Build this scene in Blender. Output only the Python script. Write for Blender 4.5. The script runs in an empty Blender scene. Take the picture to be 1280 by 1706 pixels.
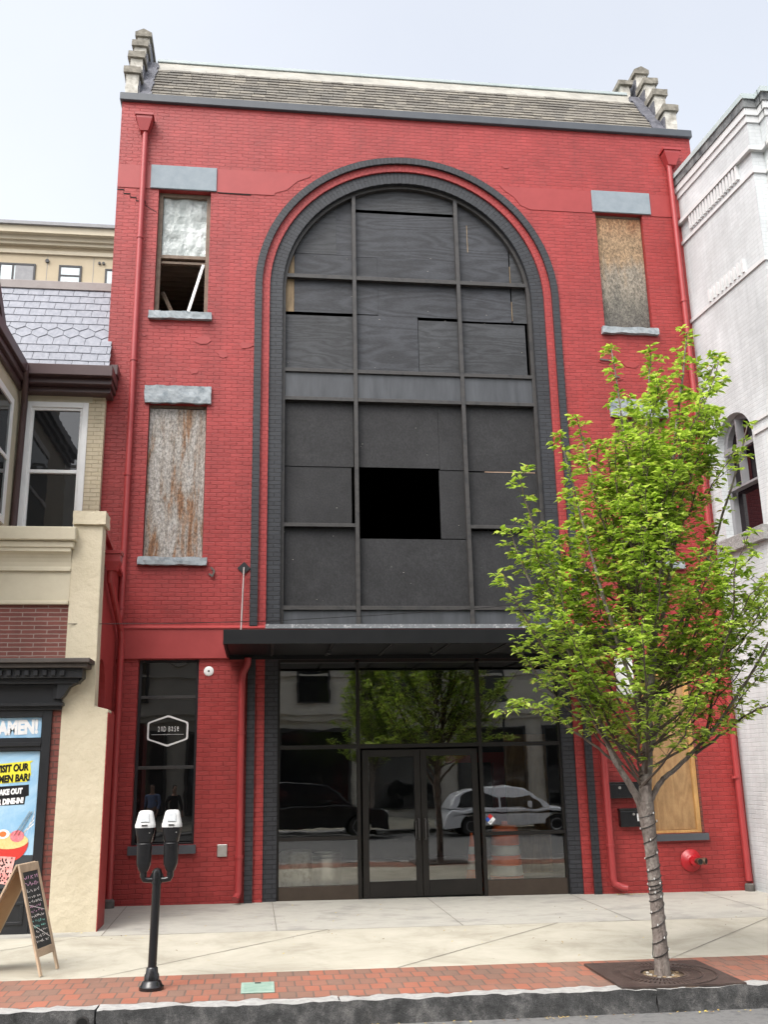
import bpy, bmesh, math, random
from mathutils import Vector, Matrix, noise
from mathutils.geometry import tessellate_polygon
R = math.radians
sc = bpy.context.scene
COL = sc.collection
random.seed(7)

# ------------------------------------------------------------------ materials
def newmat(name):
    m = bpy.data.materials.new(name); m.use_nodes = True
    nt = m.node_tree; nt.nodes.clear()
    out = nt.nodes.new('ShaderNodeOutputMaterial')
    return m, nt, out
def nd(nt, typ, **kw):
    n = nt.nodes.new(typ)
    for k, v in kw.items():
        if k in n.inputs: n.inputs[k].default_value = v
        else: setattr(n, k, v)
    return n
def rgba(c): return (c[0], c[1], c[2], 1)
def coords(nt, stretch=(1, 1, 1), kind='Object'):
    tc = nd(nt, 'ShaderNodeTexCoord'); mp = nd(nt, 'ShaderNodeMapping')
    mp.inputs['Scale'].default_value = stretch
    nt.links.new(tc.outputs[kind], mp.inputs['Vector'])
    return mp.outputs['Vector']
def noise_n(nt, vec, scale, detail=6, rough=.6, dist=0):
    n = nd(nt, 'ShaderNodeTexNoise', Scale=scale, Detail=detail, Roughness=rough, Distortion=dist)
    nt.links.new(vec, n.inputs['Vector']); return n.outputs['Fac']
def ramp(nt, fac, stops):
    r = nd(nt, 'ShaderNodeValToRGB'); e = r.color_ramp.elements
    while len(e) < len(stops): e.new(.5)
    for i, (p, c) in enumerate(stops):
        e[i].position = p; e[i].color = rgba(c) if not isinstance(c, (int, float)) else (c, c, c, 1)
    nt.links.new(fac, r.inputs['Fac']); return r.outputs['Color']
def mixc(nt, fac, a, b, mode='MIX'):
    m = nd(nt, 'ShaderNodeMix', data_type='RGBA', blend_type=mode)
    for sock, v in ((m.inputs[0], fac), (m.inputs[6], a), (m.inputs[7], b)):
        if hasattr(v, 'is_linked'): nt.links.new(v, sock)
        elif isinstance(v, tuple): sock.default_value = rgba(v)
        else: sock.default_value = v
    return m.outputs[2]
def bumpn(nt, h, strength=.4, dist=.01, normal=None):
    b = nd(nt, 'ShaderNodeBump', Strength=strength, Distance=dist)
    nt.links.new(h, b.inputs['Height'])
    if normal: nt.links.new(normal, b.inputs['Normal'])
    return b.outputs['Normal']
def principled(nt, out, col, rough=.7, metal=0, normal=None, spec=.5):
    p = nd(nt, 'ShaderNodeBsdfPrincipled')
    if hasattr(col, 'is_linked'): nt.links.new(col, p.inputs['Base Color'])
    else: p.inputs['Base Color'].default_value = rgba(col)
    if hasattr(rough, 'is_linked'): nt.links.new(rough, p.inputs['Roughness'])
    else: p.inputs['Roughness'].default_value = rough
    p.inputs['Metallic'].default_value = metal
    p.inputs['Specular IOR Level'].default_value = spec
    if normal: nt.links.new(normal, p.inputs['Normal'])
    nt.links.new(p.outputs[0], out.inputs['Surface']); return p
def M(name, c1, c2=None, scale=4, rough=.7, bump=0, bscale=60, metal=0, stretch=(1, 1, 1), lo=.35, hi=.65, spec=.5, bdist=.01, c3=None, dist=0):
    m, nt, out = newmat(name); v = coords(nt, stretch)
    col = c1
    if c2:
        st = [(lo, c1), (hi, c2)] if not c3 else [(lo, c1), ((lo + hi) / 2, c2), (hi, c3)]
        col = ramp(nt, noise_n(nt, v, scale, 8, .65, dist), st)
    nm = None
    if bump: nm = bumpn(nt, noise_n(nt, v, bscale, 5), bump, bdist)
    principled(nt, out, col, rough, metal, nm, spec); return m
def brickmat(name, c1, c2, mortar, bw=.215, bh=.072, ms=.008, bump=.6, kind='wall', rough=.6, wob=.012, dirt=None, spec=.4, smooth=.3, bias=0., bd=.012, chips=None, side=.25):
    m, nt, out = newmat(name)
    tc = nd(nt, 'ShaderNodeTexCoord'); sep = nd(nt, 'ShaderNodeSeparateXYZ'); cmb = nd(nt, 'ShaderNodeCombineXYZ')
    if kind == 'uv':
        nt.links.new(tc.outputs['UV'], sep.inputs[0])
        nt.links.new(sep.outputs['X'], cmb.inputs['X']); nt.links.new(sep.outputs['Y'], cmb.inputs['Y'])
    else:
        nt.links.new(tc.outputs['Object'], sep.inputs[0])
        if kind == 'wall':
            ad = nd(nt, 'ShaderNodeMath', operation='ADD')
            nt.links.new(sep.outputs['X'], ad.inputs[0]); nt.links.new(sep.outputs['Y'], ad.inputs[1])
            nt.links.new(ad.outputs[0], cmb.inputs['X']); nt.links.new(sep.outputs['Z'], cmb.inputs['Y'])
        else:
            nt.links.new(sep.outputs['X'], cmb.inputs['X']); nt.links.new(sep.outputs['Y'], cmb.inputs['Y'])
    nz = nd(nt, 'ShaderNodeTexNoise', Scale=9, Detail=3); nt.links.new(tc.outputs['Object'], nz.inputs['Vector'])
    sb = nd(nt, 'ShaderNodeVectorMath', operation='SUBTRACT'); sb.inputs[1].default_value = (.5, .5, .5)
    nt.links.new(nz.outputs['Color'], sb.inputs[0])
    sl = nd(nt, 'ShaderNodeVectorMath', operation='SCALE'); sl.inputs['Scale'].default_value = wob
    nt.links.new(sb.outputs[0], sl.inputs[0])
    va = nd(nt, 'ShaderNodeVectorMath', operation='ADD')
    nt.links.new(cmb.outputs[0], va.inputs[0]); nt.links.new(sl.outputs[0], va.inputs[1])
    b = nd(nt, 'ShaderNodeTexBrick', Scale=1, **{'Mortar Size': ms, 'Mortar Smooth': smooth, 'Brick Width': bw, 'Row Height': bh, 'Bias': bias})
    b.inputs['Color1'].default_value = rgba(c1); b.inputs['Color2'].default_value = rgba(c2); b.inputs['Mortar'].default_value = rgba(mortar)
    nt.links.new(va.outputs[0], b.inputs['Vector'])
    v = tc.outputs['Object']
    big = ramp(nt, noise_n(nt, v, .9, 6, .65), [(.3, .80), (.7, 1.08)])
    col = mixc(nt, 1., b.outputs['Color'], big, 'MULTIPLY')
    if kind == 'wall': col = mixc(nt, 1., col, ramp(nt, noise_n(nt, coords(nt, (2.2, 2.2, .28)), 1., 7, .7), [(.32, .84), (.66, 1.08)]), 'MULTIPLY')
    if dirt: col = mixc(nt, ramp(nt, noise_n(nt, v, 3, 8, .7), [(.52, 0.), (.75, .6)]), col, dirt)
    if chips: col = mixc(nt, ramp(nt, noise_n(nt, v, 11, 5, .75), [(.735, 0.), (.75, .8)]), col, chips)
    inv = nd(nt, 'ShaderNodeMath', operation='SUBTRACT'); inv.inputs[0].default_value = 1
    nt.links.new(b.outputs['Fac'], inv.inputs[1])
    n1 = bumpn(nt, inv.outputs[0], bump, bd)
    n2 = bumpn(nt, noise_n(nt, v, 22, 6, .7), side, .012, n1)
    principled(nt, out, col, rough, 0, n2, spec); return m
def glassmat(name, tint, refl, wav=.012, wscale=1.6, rough=0.0, base=None):
    m, nt, out = newmat(name); v = coords(nt, (1, 1, 2.2))
    nm = bumpn(nt, noise_n(nt, v, wscale, 2), .35, wav)
    g = nd(nt, 'ShaderNodeBsdfGlossy', Roughness=rough); nt.links.new(nm, g.inputs['Normal'])
    if base: t = nd(nt, 'ShaderNodeBsdfDiffuse'); t.inputs[0].default_value = rgba(base)
    else: t = nd(nt, 'ShaderNodeBsdfTransparent'); t.inputs[0].default_value = rgba(tint)
    fr = nd(nt, 'ShaderNodeFresnel', IOR=1.5); ad = nd(nt, 'ShaderNodeMath', operation='ADD', use_clamp=True)
    ad.inputs[1].default_value = refl; nt.links.new(fr.outputs[0], ad.inputs[0])
    mx = nd(nt, 'ShaderNodeMixShader'); nt.links.new(ad.outputs[0], mx.inputs[0])
    nt.links.new(t.outputs[0], mx.inputs[1]); nt.links.new(g.outputs[0], mx.inputs[2]); nt.links.new(mx.outputs[0], out.inputs['Surface'])
    return m
def boardmat(name, stops, streak=(9, 9, .9), fine=(60, 60, 45), rough=.85, bump=.25, tops=None):
    m, nt, out = newmat(name)
    a = noise_n(nt, coords(nt, streak), 1., 7, .7, .4)
    col = ramp(nt, a, stops)
    f = noise_n(nt, coords(nt, fine), 1., 4, .8)
    col = mixc(nt, .85, col, ramp(nt, f, [(.36, .35), (.5, .95), (.64, 1.6)]), 'MULTIPLY')
    principled(nt, out, col, rough, 0, bumpn(nt, f, bump, .006)); return m
def grainmat(name, c1, c2, scale=1., rough=.6, along='x', bump=.15):
    m, nt, out = newmat(name)
    st = (.55, 1, 3.2) if along == 'x' else (3.2, 1, .55)
    v = coords(nt, tuple(scale * q for q in st))
    n = noise_n(nt, v, 1.1, 2.5, .45, .3)
    ml = nd(nt, 'ShaderNodeMath', operation='MULTIPLY'); ml.inputs[1].default_value = 70; nt.links.new(n, ml.inputs[0])
    si = nd(nt, 'ShaderNodeMath', operation='SINE'); nt.links.new(ml.outputs[0], si.inputs[0])
    fine = noise_n(nt, coords(nt, tuple(30 * q for q in st)), 1., 3, .7)
    hf = nd(nt, 'ShaderNodeMath', operation='MULTIPLY_ADD'); hf.inputs[1].default_value = .17; hf.inputs[2].default_value = .0; nt.links.new(si.outputs[0], hf.inputs[0])
    ad = nd(nt, 'ShaderNodeMath', operation='ADD'); nt.links.new(hf.outputs[0], ad.inputs[0]); nt.links.new(fine, ad.inputs[1])
    col = ramp(nt, ad.outputs[0], [(.2, c1), (.8, c2)])
    col = mixc(nt, 1., col, ramp(nt, noise_n(nt, coords(nt), 1.1, 6, .7), [(.3, .65), (.7, 1.3)]), 'MULTIPLY')
    principled(nt, out, col, rough, 0, bumpn(nt, ad.outputs[0], bump, .004)); return m

RED = (.300, .031, .029); RED2 = (.345, .042, .040)
m_redbrick = brickmat('red painted brick', RED, RED2, (.262, .028, .027), bump=.68, wob=.03, dirt=(.17, .022, .020), ms=.008, smooth=.6, rough=.48, chips=(.46, .08, .08), side=.55, bd=.016)
m_redsmooth = M('red painted render', (.275, .029, .028), (.320, .038, .036), 2.5, .5, .12, 14)
m_redmetal = M('red painted metal', (.30, .034, .035), (.34, .040, .041), 3, .4, .05, 30)
m_reduv = brickmat('red brick ring', RED, RED2, (.27, .030, .030), bw=.115, bh=.075, ms=.008, bump=.7, kind='uv', wob=.008, rough=.5)
m_darkuv = brickmat('charcoal brick ring', (.024, .026, .031), (.033, .036, .042), (.013, .014, .016), bw=.24, bh=.075, ms=.008, bump=.7, kind='uv', wob=.008, rough=.5)
m_darkbrick = brickmat('charcoal painted brick', (.026, .027, .032), (.034, .036, .042), (.014, .015, .018), bump=.7, rough=.5)
m_charcoal = M('charcoal paint', (.055, .060, .070), (.070, .075, .086), 3, .45, .08, 20)
m_cap = M('slate coloured metal cap', (.050, .058, .070), (.066, .074, .086), 2.5, .45, .1, 12)
m_frame = M('weathered steel frame', (.020, .020, .021), (.042, .039, .037), 5, .5, .1, 40, c3=(.026, .024, .023))
m_bronze = M('dark bronze aluminium', (.009, .008, .007), (.013, .011, .010), 3, .4, 0, spec=.35)
m_bronze2 = M('brown kick panel', (.035, .024, .017), (.045, .032, .023), 5, .4, .05, 30)
m_black = M('black painted metal', (.010, .011, .013), (.016, .017, .020), 4, .38, .05, 40)
m_gloss = M('gloss black paint', (.008, .008, .009), (.012, .012, .013), 6, .22, .04, 30)
m_ply = grainmat('dark painted plywood', (.009, .010, .013), (.040, .043, .051), .6, bump=.4)
m_ply2 = grainmat('dark painted plywood pale', (.012, .013, .015), (.042, .045, .050), .8, bump=.4)
m_osb = boardmat('black painted strand board', [(.3, (.007, .007, .008)), (.7, (.021, .021, .023))], (2, 2, 2), (38, 38, 26), .7, .7)
m_rawply = grainmat('bare weathered plywood', (.20, .14, .08), (.30, .22, .13), .8, .8, 'z')
m_freshply = grainmat('bare plywood sheet', (.25, .14, .06), (.36, .22, .10), .8, .75, 'z')
m_pine = grainmat('yellow pine trim', (.42, .22, .07), (.52, .30, .11), 1, .7, 'z')
m_board1 = boardmat('weathered grey brown board', [(.30, (.09, .035, .018)), (.40, (.22, .12, .065)), (.47, (.25, .22, .19)), (.60, (.34, .325, .305)), (.75, (.15, .085, .045))], (6, 6, .7), (32, 32, 20))
def stainboard(name, z0, z1):
    m, nt, out = newmat(name); tc = nd(nt, 'ShaderNodeTexCoord'); sp = nd(nt, 'ShaderNodeSeparateXYZ'); nt.links.new(tc.outputs['Object'], sp.inputs[0])
    mr = nd(nt, 'ShaderNodeMapRange'); mr.inputs[1].default_value = z0; mr.inputs[2].default_value = z1; nt.links.new(sp.outputs['Z'], mr.inputs[0])
    n = noise_n(nt, coords(nt, (5, 5, 1.4)), 1., 7, .7, .3)
    ad = nd(nt, 'ShaderNodeMath', operation='MULTIPLY_ADD'); ad.inputs[1].default_value = .7; nt.links.new(n, ad.inputs[0]); nt.links.new(mr.outputs[0], ad.inputs[2])
    col = ramp(nt, ad.outputs[0], [(.30, (.07, .066, .06)), (.60, (.13, .12, .10)), (.85, (.22, .19, .15)), (1.0, (.25, .17, .10))])
    col = mixc(nt, ramp(nt, mr.outputs[0], [(.80, 0.), (.97, .85)]), col, ramp(nt, n, [(.4, (.20, .075, .03)), (.6, (.36, .22, .12))]))
    f = noise_n(nt, coords(nt, (30, 30, 20)), 1., 6, .85)
    col = mixc(nt, .9, col, ramp(nt, f, [(.38, .22), (.5, .95), (.62, 1.8)]), 'MULTIPLY')
    principled(nt, out, col, .85, 0, bumpn(nt, f, .25, .006)); return m
m_board2 = stainboard('tan and grey stained board', 10.0, 12.4)
m_board3 = stainboard('tan weathered board', 5.0, 7.6)
m_spandrel = M('stained steel panel', (.036, .039, .044), (.065, .070, .078), 1.6, .42, .06, 8, stretch=(3, 1, .5))
m_lintel = M('smooth slate grey stone', (.20, .24, .27), (.24, .28, .31), 6, .7, .15, 60)
m_rock = M('rock faced grey painted stone', (.15, .18, .20), (.30, .33, .35), 5, .7, .6, 22, c3=(.22, .25, .27))
m_stone = M('weathered limestone', (.20, .18, .15), (.48, .46, .41), 6, .9, .6, 25, c3=(.62, .60, .55), lo=.3, hi=.7)
m_stonecap = M('lichened cap stone', (.13, .12, .10), (.28, .26, .22), 7, .9, .7, 25)
m_tar = M('roof tar', (.055, .058, .075), (.12, .12, .14), 7, .5, .9, 14, bdist=.05)
def shinglemat():
    m, nt, out = newmat('asphalt shingles'); g = nd(nt, 'ShaderNodeNewGeometry'); v = coords(nt)
    col = ramp(nt, g.outputs['Random Per Island'], [(0., (.105, .095, .082)), (.3, (.14, .128, .110)), (.8, (.175, .160, .135)), (1., (.22, .20, .165))])
    col = mixc(nt, ramp(nt, noise_n(nt, v, 1.3, 7, .7), [(.5, 0.), (.7, .65)]), col, (.11, .108, .10))
    principled(nt, out, mixc(nt, 1., col, ramp(nt, noise_n(nt, v, 120, 3, .8), [(.3, .7), (.7, 1.3)]), 'MULTIPLY'), .95, 0, bumpn(nt, noise_n(nt, v, 150, 3), .5, .004)); return m
m_shingle = shinglemat()
m_flash = M('cream ridge flashing', (.24, .23, .20), (.36, .345, .30), 3, .6, .2, 8)
m_sage = M('grey green ridge cap', (.36, .42, .42), (.42, .47, .47), 3, .5)
m_dark = M('dark interior', (.012, .011, .011), (.018, .017, .016), 2, .9)
m_joist = M('old joist timber', (.42, .28, .20), (.55, .40, .30), 4, .9, stretch=(.4, 3, 3))
m_brownwood = M('brown painted timber', (.13, .09, .065), (.20, .15, .11), 8, .7, .3, 30)
m_white = M('white paint', (.74, .74, .73), (.80, .80, .79), 3, .45)
m_whitemetal = M('white plastic', (.50, .50, .49), (.60, .60, .59), 8, .35)
m_steel = M('stainless steel', (.50, .49, .47), (.60, .59, .57), 8, .35, metal=.9)
m_paper = M('crumpled sheet', (.34, .375, .365), (.56, .60, .59), 3, .5, .6, 6, bdist=.04, lo=.45, hi=.55)
m_glass = glassmat('storefront glass', (.96, .97, .95), .10, .0022, 1.1)
m_glassd = glassmat('dark window glass', None, .04, .005, base=(.012, .013, .014))
m_glassl = glassmat('pale window glass', None, .30, .002, base=(.25, .33, .33))
m_glassbk = glassmat('black backed glass', None, .05, .0022, 1.1, base=(.006, .006, .006))
m_cream = M('cream stucco', (.49, .43, .31), (.57, .505, .375), 1.6, .85, .6, 9, bdist=.03)
m_creamsm = M('cream paint', (.47, .42, .31), (.53, .48, .36), 2.2, .6, .1, 20)
m_creambrick = brickmat('cream painted brick', (.58, .49, .34), (.62, .53, .38), (.44, .37, .25), bump=.6, rough=.6)
m_brick = brickmat('red brown roman brick', (.16, .052, .042), (.21, .070, .055), (.30, .22, .19), bw=.34, bh=.060, ms=.007, bump=.8, rough=.8, smooth=.1)
m_brick2 = brickmat('red brown brick', (.17, .050, .040), (.21, .065, .05), (.11, .05, .04), bw=.22, bh=.075, ms=.01, bump=.9, rough=.8)
m_maroon = M('maroon metal gutter', (.060, .032, .032), (.075, .042, .042), 3, .4, .05, 20)
m_slate = M('lavender slate', (.15, .16, .19), (.225, .235, .27), 5, .42, .3, 35, stretch=(3, 3, .8))
m_whitebrick = brickmat('white painted brick', (.545, .57, .58), (.585, .61, .62), (.50, .525, .535), bump=.5, rough=.55, wob=.02, ms=.007, smooth=.5)
m_whitewall = M('white painted moulding', (.55, .56, .56), (.60, .605, .605), 3, .55, .1, 20)
m_graywood = M('grey painted joinery', (.20, .20, .21), (.24, .24, .25), 4, .5)
m_graystone = M('grey carved stone', (.22, .215, .21), (.32, .31, .30), 8, .8, .9, 25, bdist=.03)
m_blackstain = M('black stained coping', (.04, .045, .05), (.22, .23, .23), 5, .8, .3, 20)
m_tan = M('tan stucco', (.46, .385, .27), (.50, .42, .30), 1.2, .85, .1, 40)
m_tan2 = M('pale tan cornice', (.50, .44, .33), (.54, .48, .37), 1.2, .8)
m_dkframe = M('dark window frame', (.03, .03, .032), None, rough=.5)
m_asphalt = M('asphalt', (.10, .10, .10), (.16, .158, .155), 9, .9, .5, 160, c3=(.13, .128, .125))
m_soil = M('soil and chips', (.05, .035, .022), (.16, .11, .07), 40, .95, .8, 60)
m_grate = M('brown cast iron', (.040, .026, .022), (.070, .048, .040), 7, .6, .3, 60)
m_cover = M('pale green composite', (.22, .33, .27), (.30, .40, .34), 12, .7, .3, 80)
m_bark = M('grey brown bark', (.07, .055, .045), (.20, .165, .145), 9, .9, 1., 34, stretch=(1.6, 1.6, .7), bdist=.03, c3=(.30, .27, .24), lo=.3, hi=.7)
m_twig = M('twig bark', (.07, .05, .04), (.12, .09, .07), 9, .85)
m_cable = M('black cable', (.008, .008, .008), None, rough=.5)
m_orange = M('orange plastic', (.90, .15, .03), (.95, .19, .05), 5, .45)
m_reflective = M('white reflective band', (.72, .72, .72), (.80, .80, .80), 9, .35)
m_chalk = M('blackboard', (.022, .024, .024), (.040, .042, .042), 6, .8)
m_palewood = grainmat('pale pine frame', (.38, .28, .19), (.48, .36, .25), 1.2, .7, 'z')
m_tanboard = M('tan hardboard', (.34, .20, .09), (.40, .25, .12), 3, .7)
m_pink = M('pink chalk', (.75, .42, .60)); m_chalkw = M('white chalk', (.75, .72, .70)); m_teal = M('teal chalk', (.25, .62, .55))
m_skyblue = M('poster blue', (.22, .44, .66), (.50, .68, .80), 1.3, .3, dist=1.)
m_yellow = M('poster yellow', (.80, .72, .06), None, rough=.3); m_ink = M('poster black', (.012, .012, .014), None, rough=.3)
m_bowl = M('poster red', (.60, .05, .04), None, rough=.3); m_noodle = M('poster noodle', (.66, .52, .20), (.75, .62, .30), 40, .3)
m_meat = M('poster pink', (.62, .12, .16), (.75, .30, .32), 25, .3); m_boba = M('poster drink', (.72, .26, .24), (.82, .50, .46), 9, .3)
m_postwhite = M('poster white', (.82, .82, .82), None, rough=.3); m_postgrey = M('poster grey', (.05, .055, .06), None, rough=.3)
m_blue = M('sticker blue', (.03, .10, .45), None, rough=.4); m_stred = M('sticker red', (.6, .03, .03), None, rough=.4)
m_firered = M('fire connection red', (.36, .008, .014), (.42, .012, .02), 6, .3)
m_brass = M('tarnished brass', (.16, .10, .07), (.25, .17, .12), 9, .4, metal=.8)
m_void = M('pipe void', (.004, .004, .004), None, rough=.9)
m_opp = M('grey limestone opposite', (.50, .47, .42), (.58, .55, .49), 1.5, .8, .1, 20)
m_tyre = M('tyre rubber', (.012, .012, .012), (.02, .02, .02), 8, .85)
m_rim = M('alloy wheel', (.35, .35, .36), None, rough=.3, metal=.8)
m_carblack = M('black car paint', (.008, .008, .010), None, rough=.12); m_carwhite = M('silver white car paint', (.80, .82, .85), None, rough=.15)
m_carglass = M('car glass', (.01, .011, .012), None, rough=.05); m_lampglass = M('lamp glass', (.6, .6, .58), None, rough=.15)
m_skin = M('skin', (.45, .27, .19), None, rough=.6); m_hair = M('dark hair', (.02, .015, .012), None, rough=.7)
m_shirtblue = M('blue shirt cloth', (.20, .27, .48), (.25, .33, .55), 20, .9); m_shirtblack = M('black shirt cloth', (.012, .012, .014), None, rough=.9)
m_trouser = M('dark trousers', (.02, .02, .025), None, rough=.9); m_trousergrey = M('grey trousers', (.16, .15, .14), None, rough=.9)
m_foundation = M('dirty base', (.06, .055, .05), (.12, .11, .10), 6, .9, .4, 30)

def leafmat():
    m, nt, out = newmat('spring leaf')
    g = nd(nt, 'ShaderNodeNewGeometry')
    col = ramp(nt, g.outputs['Random Per Island'], [(0., (.16, .26, .035)), (.3, (.30, .42, .065)), (.65, (.46, .58, .11)), (.95, (.62, .72, .20)), (1., (.46, .30, .10))])
    d = nd(nt, 'ShaderNodeBsdfPrincipled', Roughness=.42); d.inputs['Specular IOR Level'].default_value = .4
    nt.links.new(col, d.inputs['Base Color'])
    t = nd(nt, 'ShaderNodeBsdfTranslucent'); nt.links.new(mixc(nt, 1., col, (1., 1.08, .6), 'MULTIPLY'), t.inputs[0])
    mx = nd(nt, 'ShaderNodeMixShader'); mx.inputs[0].default_value = .5
    nt.links.new(d.outputs[0], mx.inputs[1]); nt.links.new(t.outputs[0], mx.inputs[2]); nt.links.new(mx.outputs[0], out.inputs['Surface'])
    return m
m_leaf = leafmat()
def concretemat():
    m, nt, out = newmat('sidewalk concrete'); v = coords(nt)
    col = ramp(nt, noise_n(nt, v, 1.1, 8, .68, .5), [(.28, (.28, .255, .20)), (.5, (.40, .375, .305)), (.72, (.48, .45, .375))])
    col = mixc(nt, ramp(nt, noise_n(nt, v, 5, 6, .7), [(.58, 0.), (.78, .45)]), col, (.27, .25, .21))
    col = mixc(nt, ramp(nt, noise_n(nt, v, 34, 3, .7), [(.70, 0.), (.76, .6)]), col, (.16, .14, .11))
    principled(nt, out, col, .9, 0, bumpn(nt, noise_n(nt, v, 90, 4), .25, .004)); return m
m_conc = concretemat()
m_concgrey = M('stained sidewalk edge', (.27, .26, .235), (.38, .365, .32), 1.1, .9, .25, 90, bdist=.004, c3=(.32, .31, .275), stretch=(1, 1.5, 1))
m_joint = M('joint grime', (.16, .145, .12), (.24, .22, .19), 10, .95)
m_paver = brickmat('clay pavers', (.32, .118, .075), (.19, .125, .095), (.14, .10, .08), bw=.16, bh=.235, ms=.009, bump=.6, kind='floor', rough=.85, wob=.02, dirt=(.28, .15, .11), bias=-.08, bd=.008, chips=(.34, .27, .22))
def kerbmat():
    m, nt, out = newmat('granite kerb'); tc = nd(nt, 'ShaderNodeTexCoord')
    v = tc.outputs['Object']
    a = ramp(nt, noise_n(nt, v, 6, 8, .75), [(.3, (.018, .019, .019)), (.5, (.06, .06, .06)), (.72, (.17, .165, .16))])
    f = ramp(nt, noise_n(nt, v, 130, 3, .8), [(.35, .5), (.65, 1.6)])
    a = mixc(nt, 1., a, f, 'MULTIPLY')
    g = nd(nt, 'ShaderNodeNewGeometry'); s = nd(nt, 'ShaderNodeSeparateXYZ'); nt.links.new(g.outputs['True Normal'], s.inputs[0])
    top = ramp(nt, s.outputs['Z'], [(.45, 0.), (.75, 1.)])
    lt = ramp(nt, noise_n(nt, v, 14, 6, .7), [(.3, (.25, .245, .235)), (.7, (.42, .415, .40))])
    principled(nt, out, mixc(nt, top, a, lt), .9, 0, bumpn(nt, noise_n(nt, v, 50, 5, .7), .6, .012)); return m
m_kerb = kerbmat()

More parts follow.
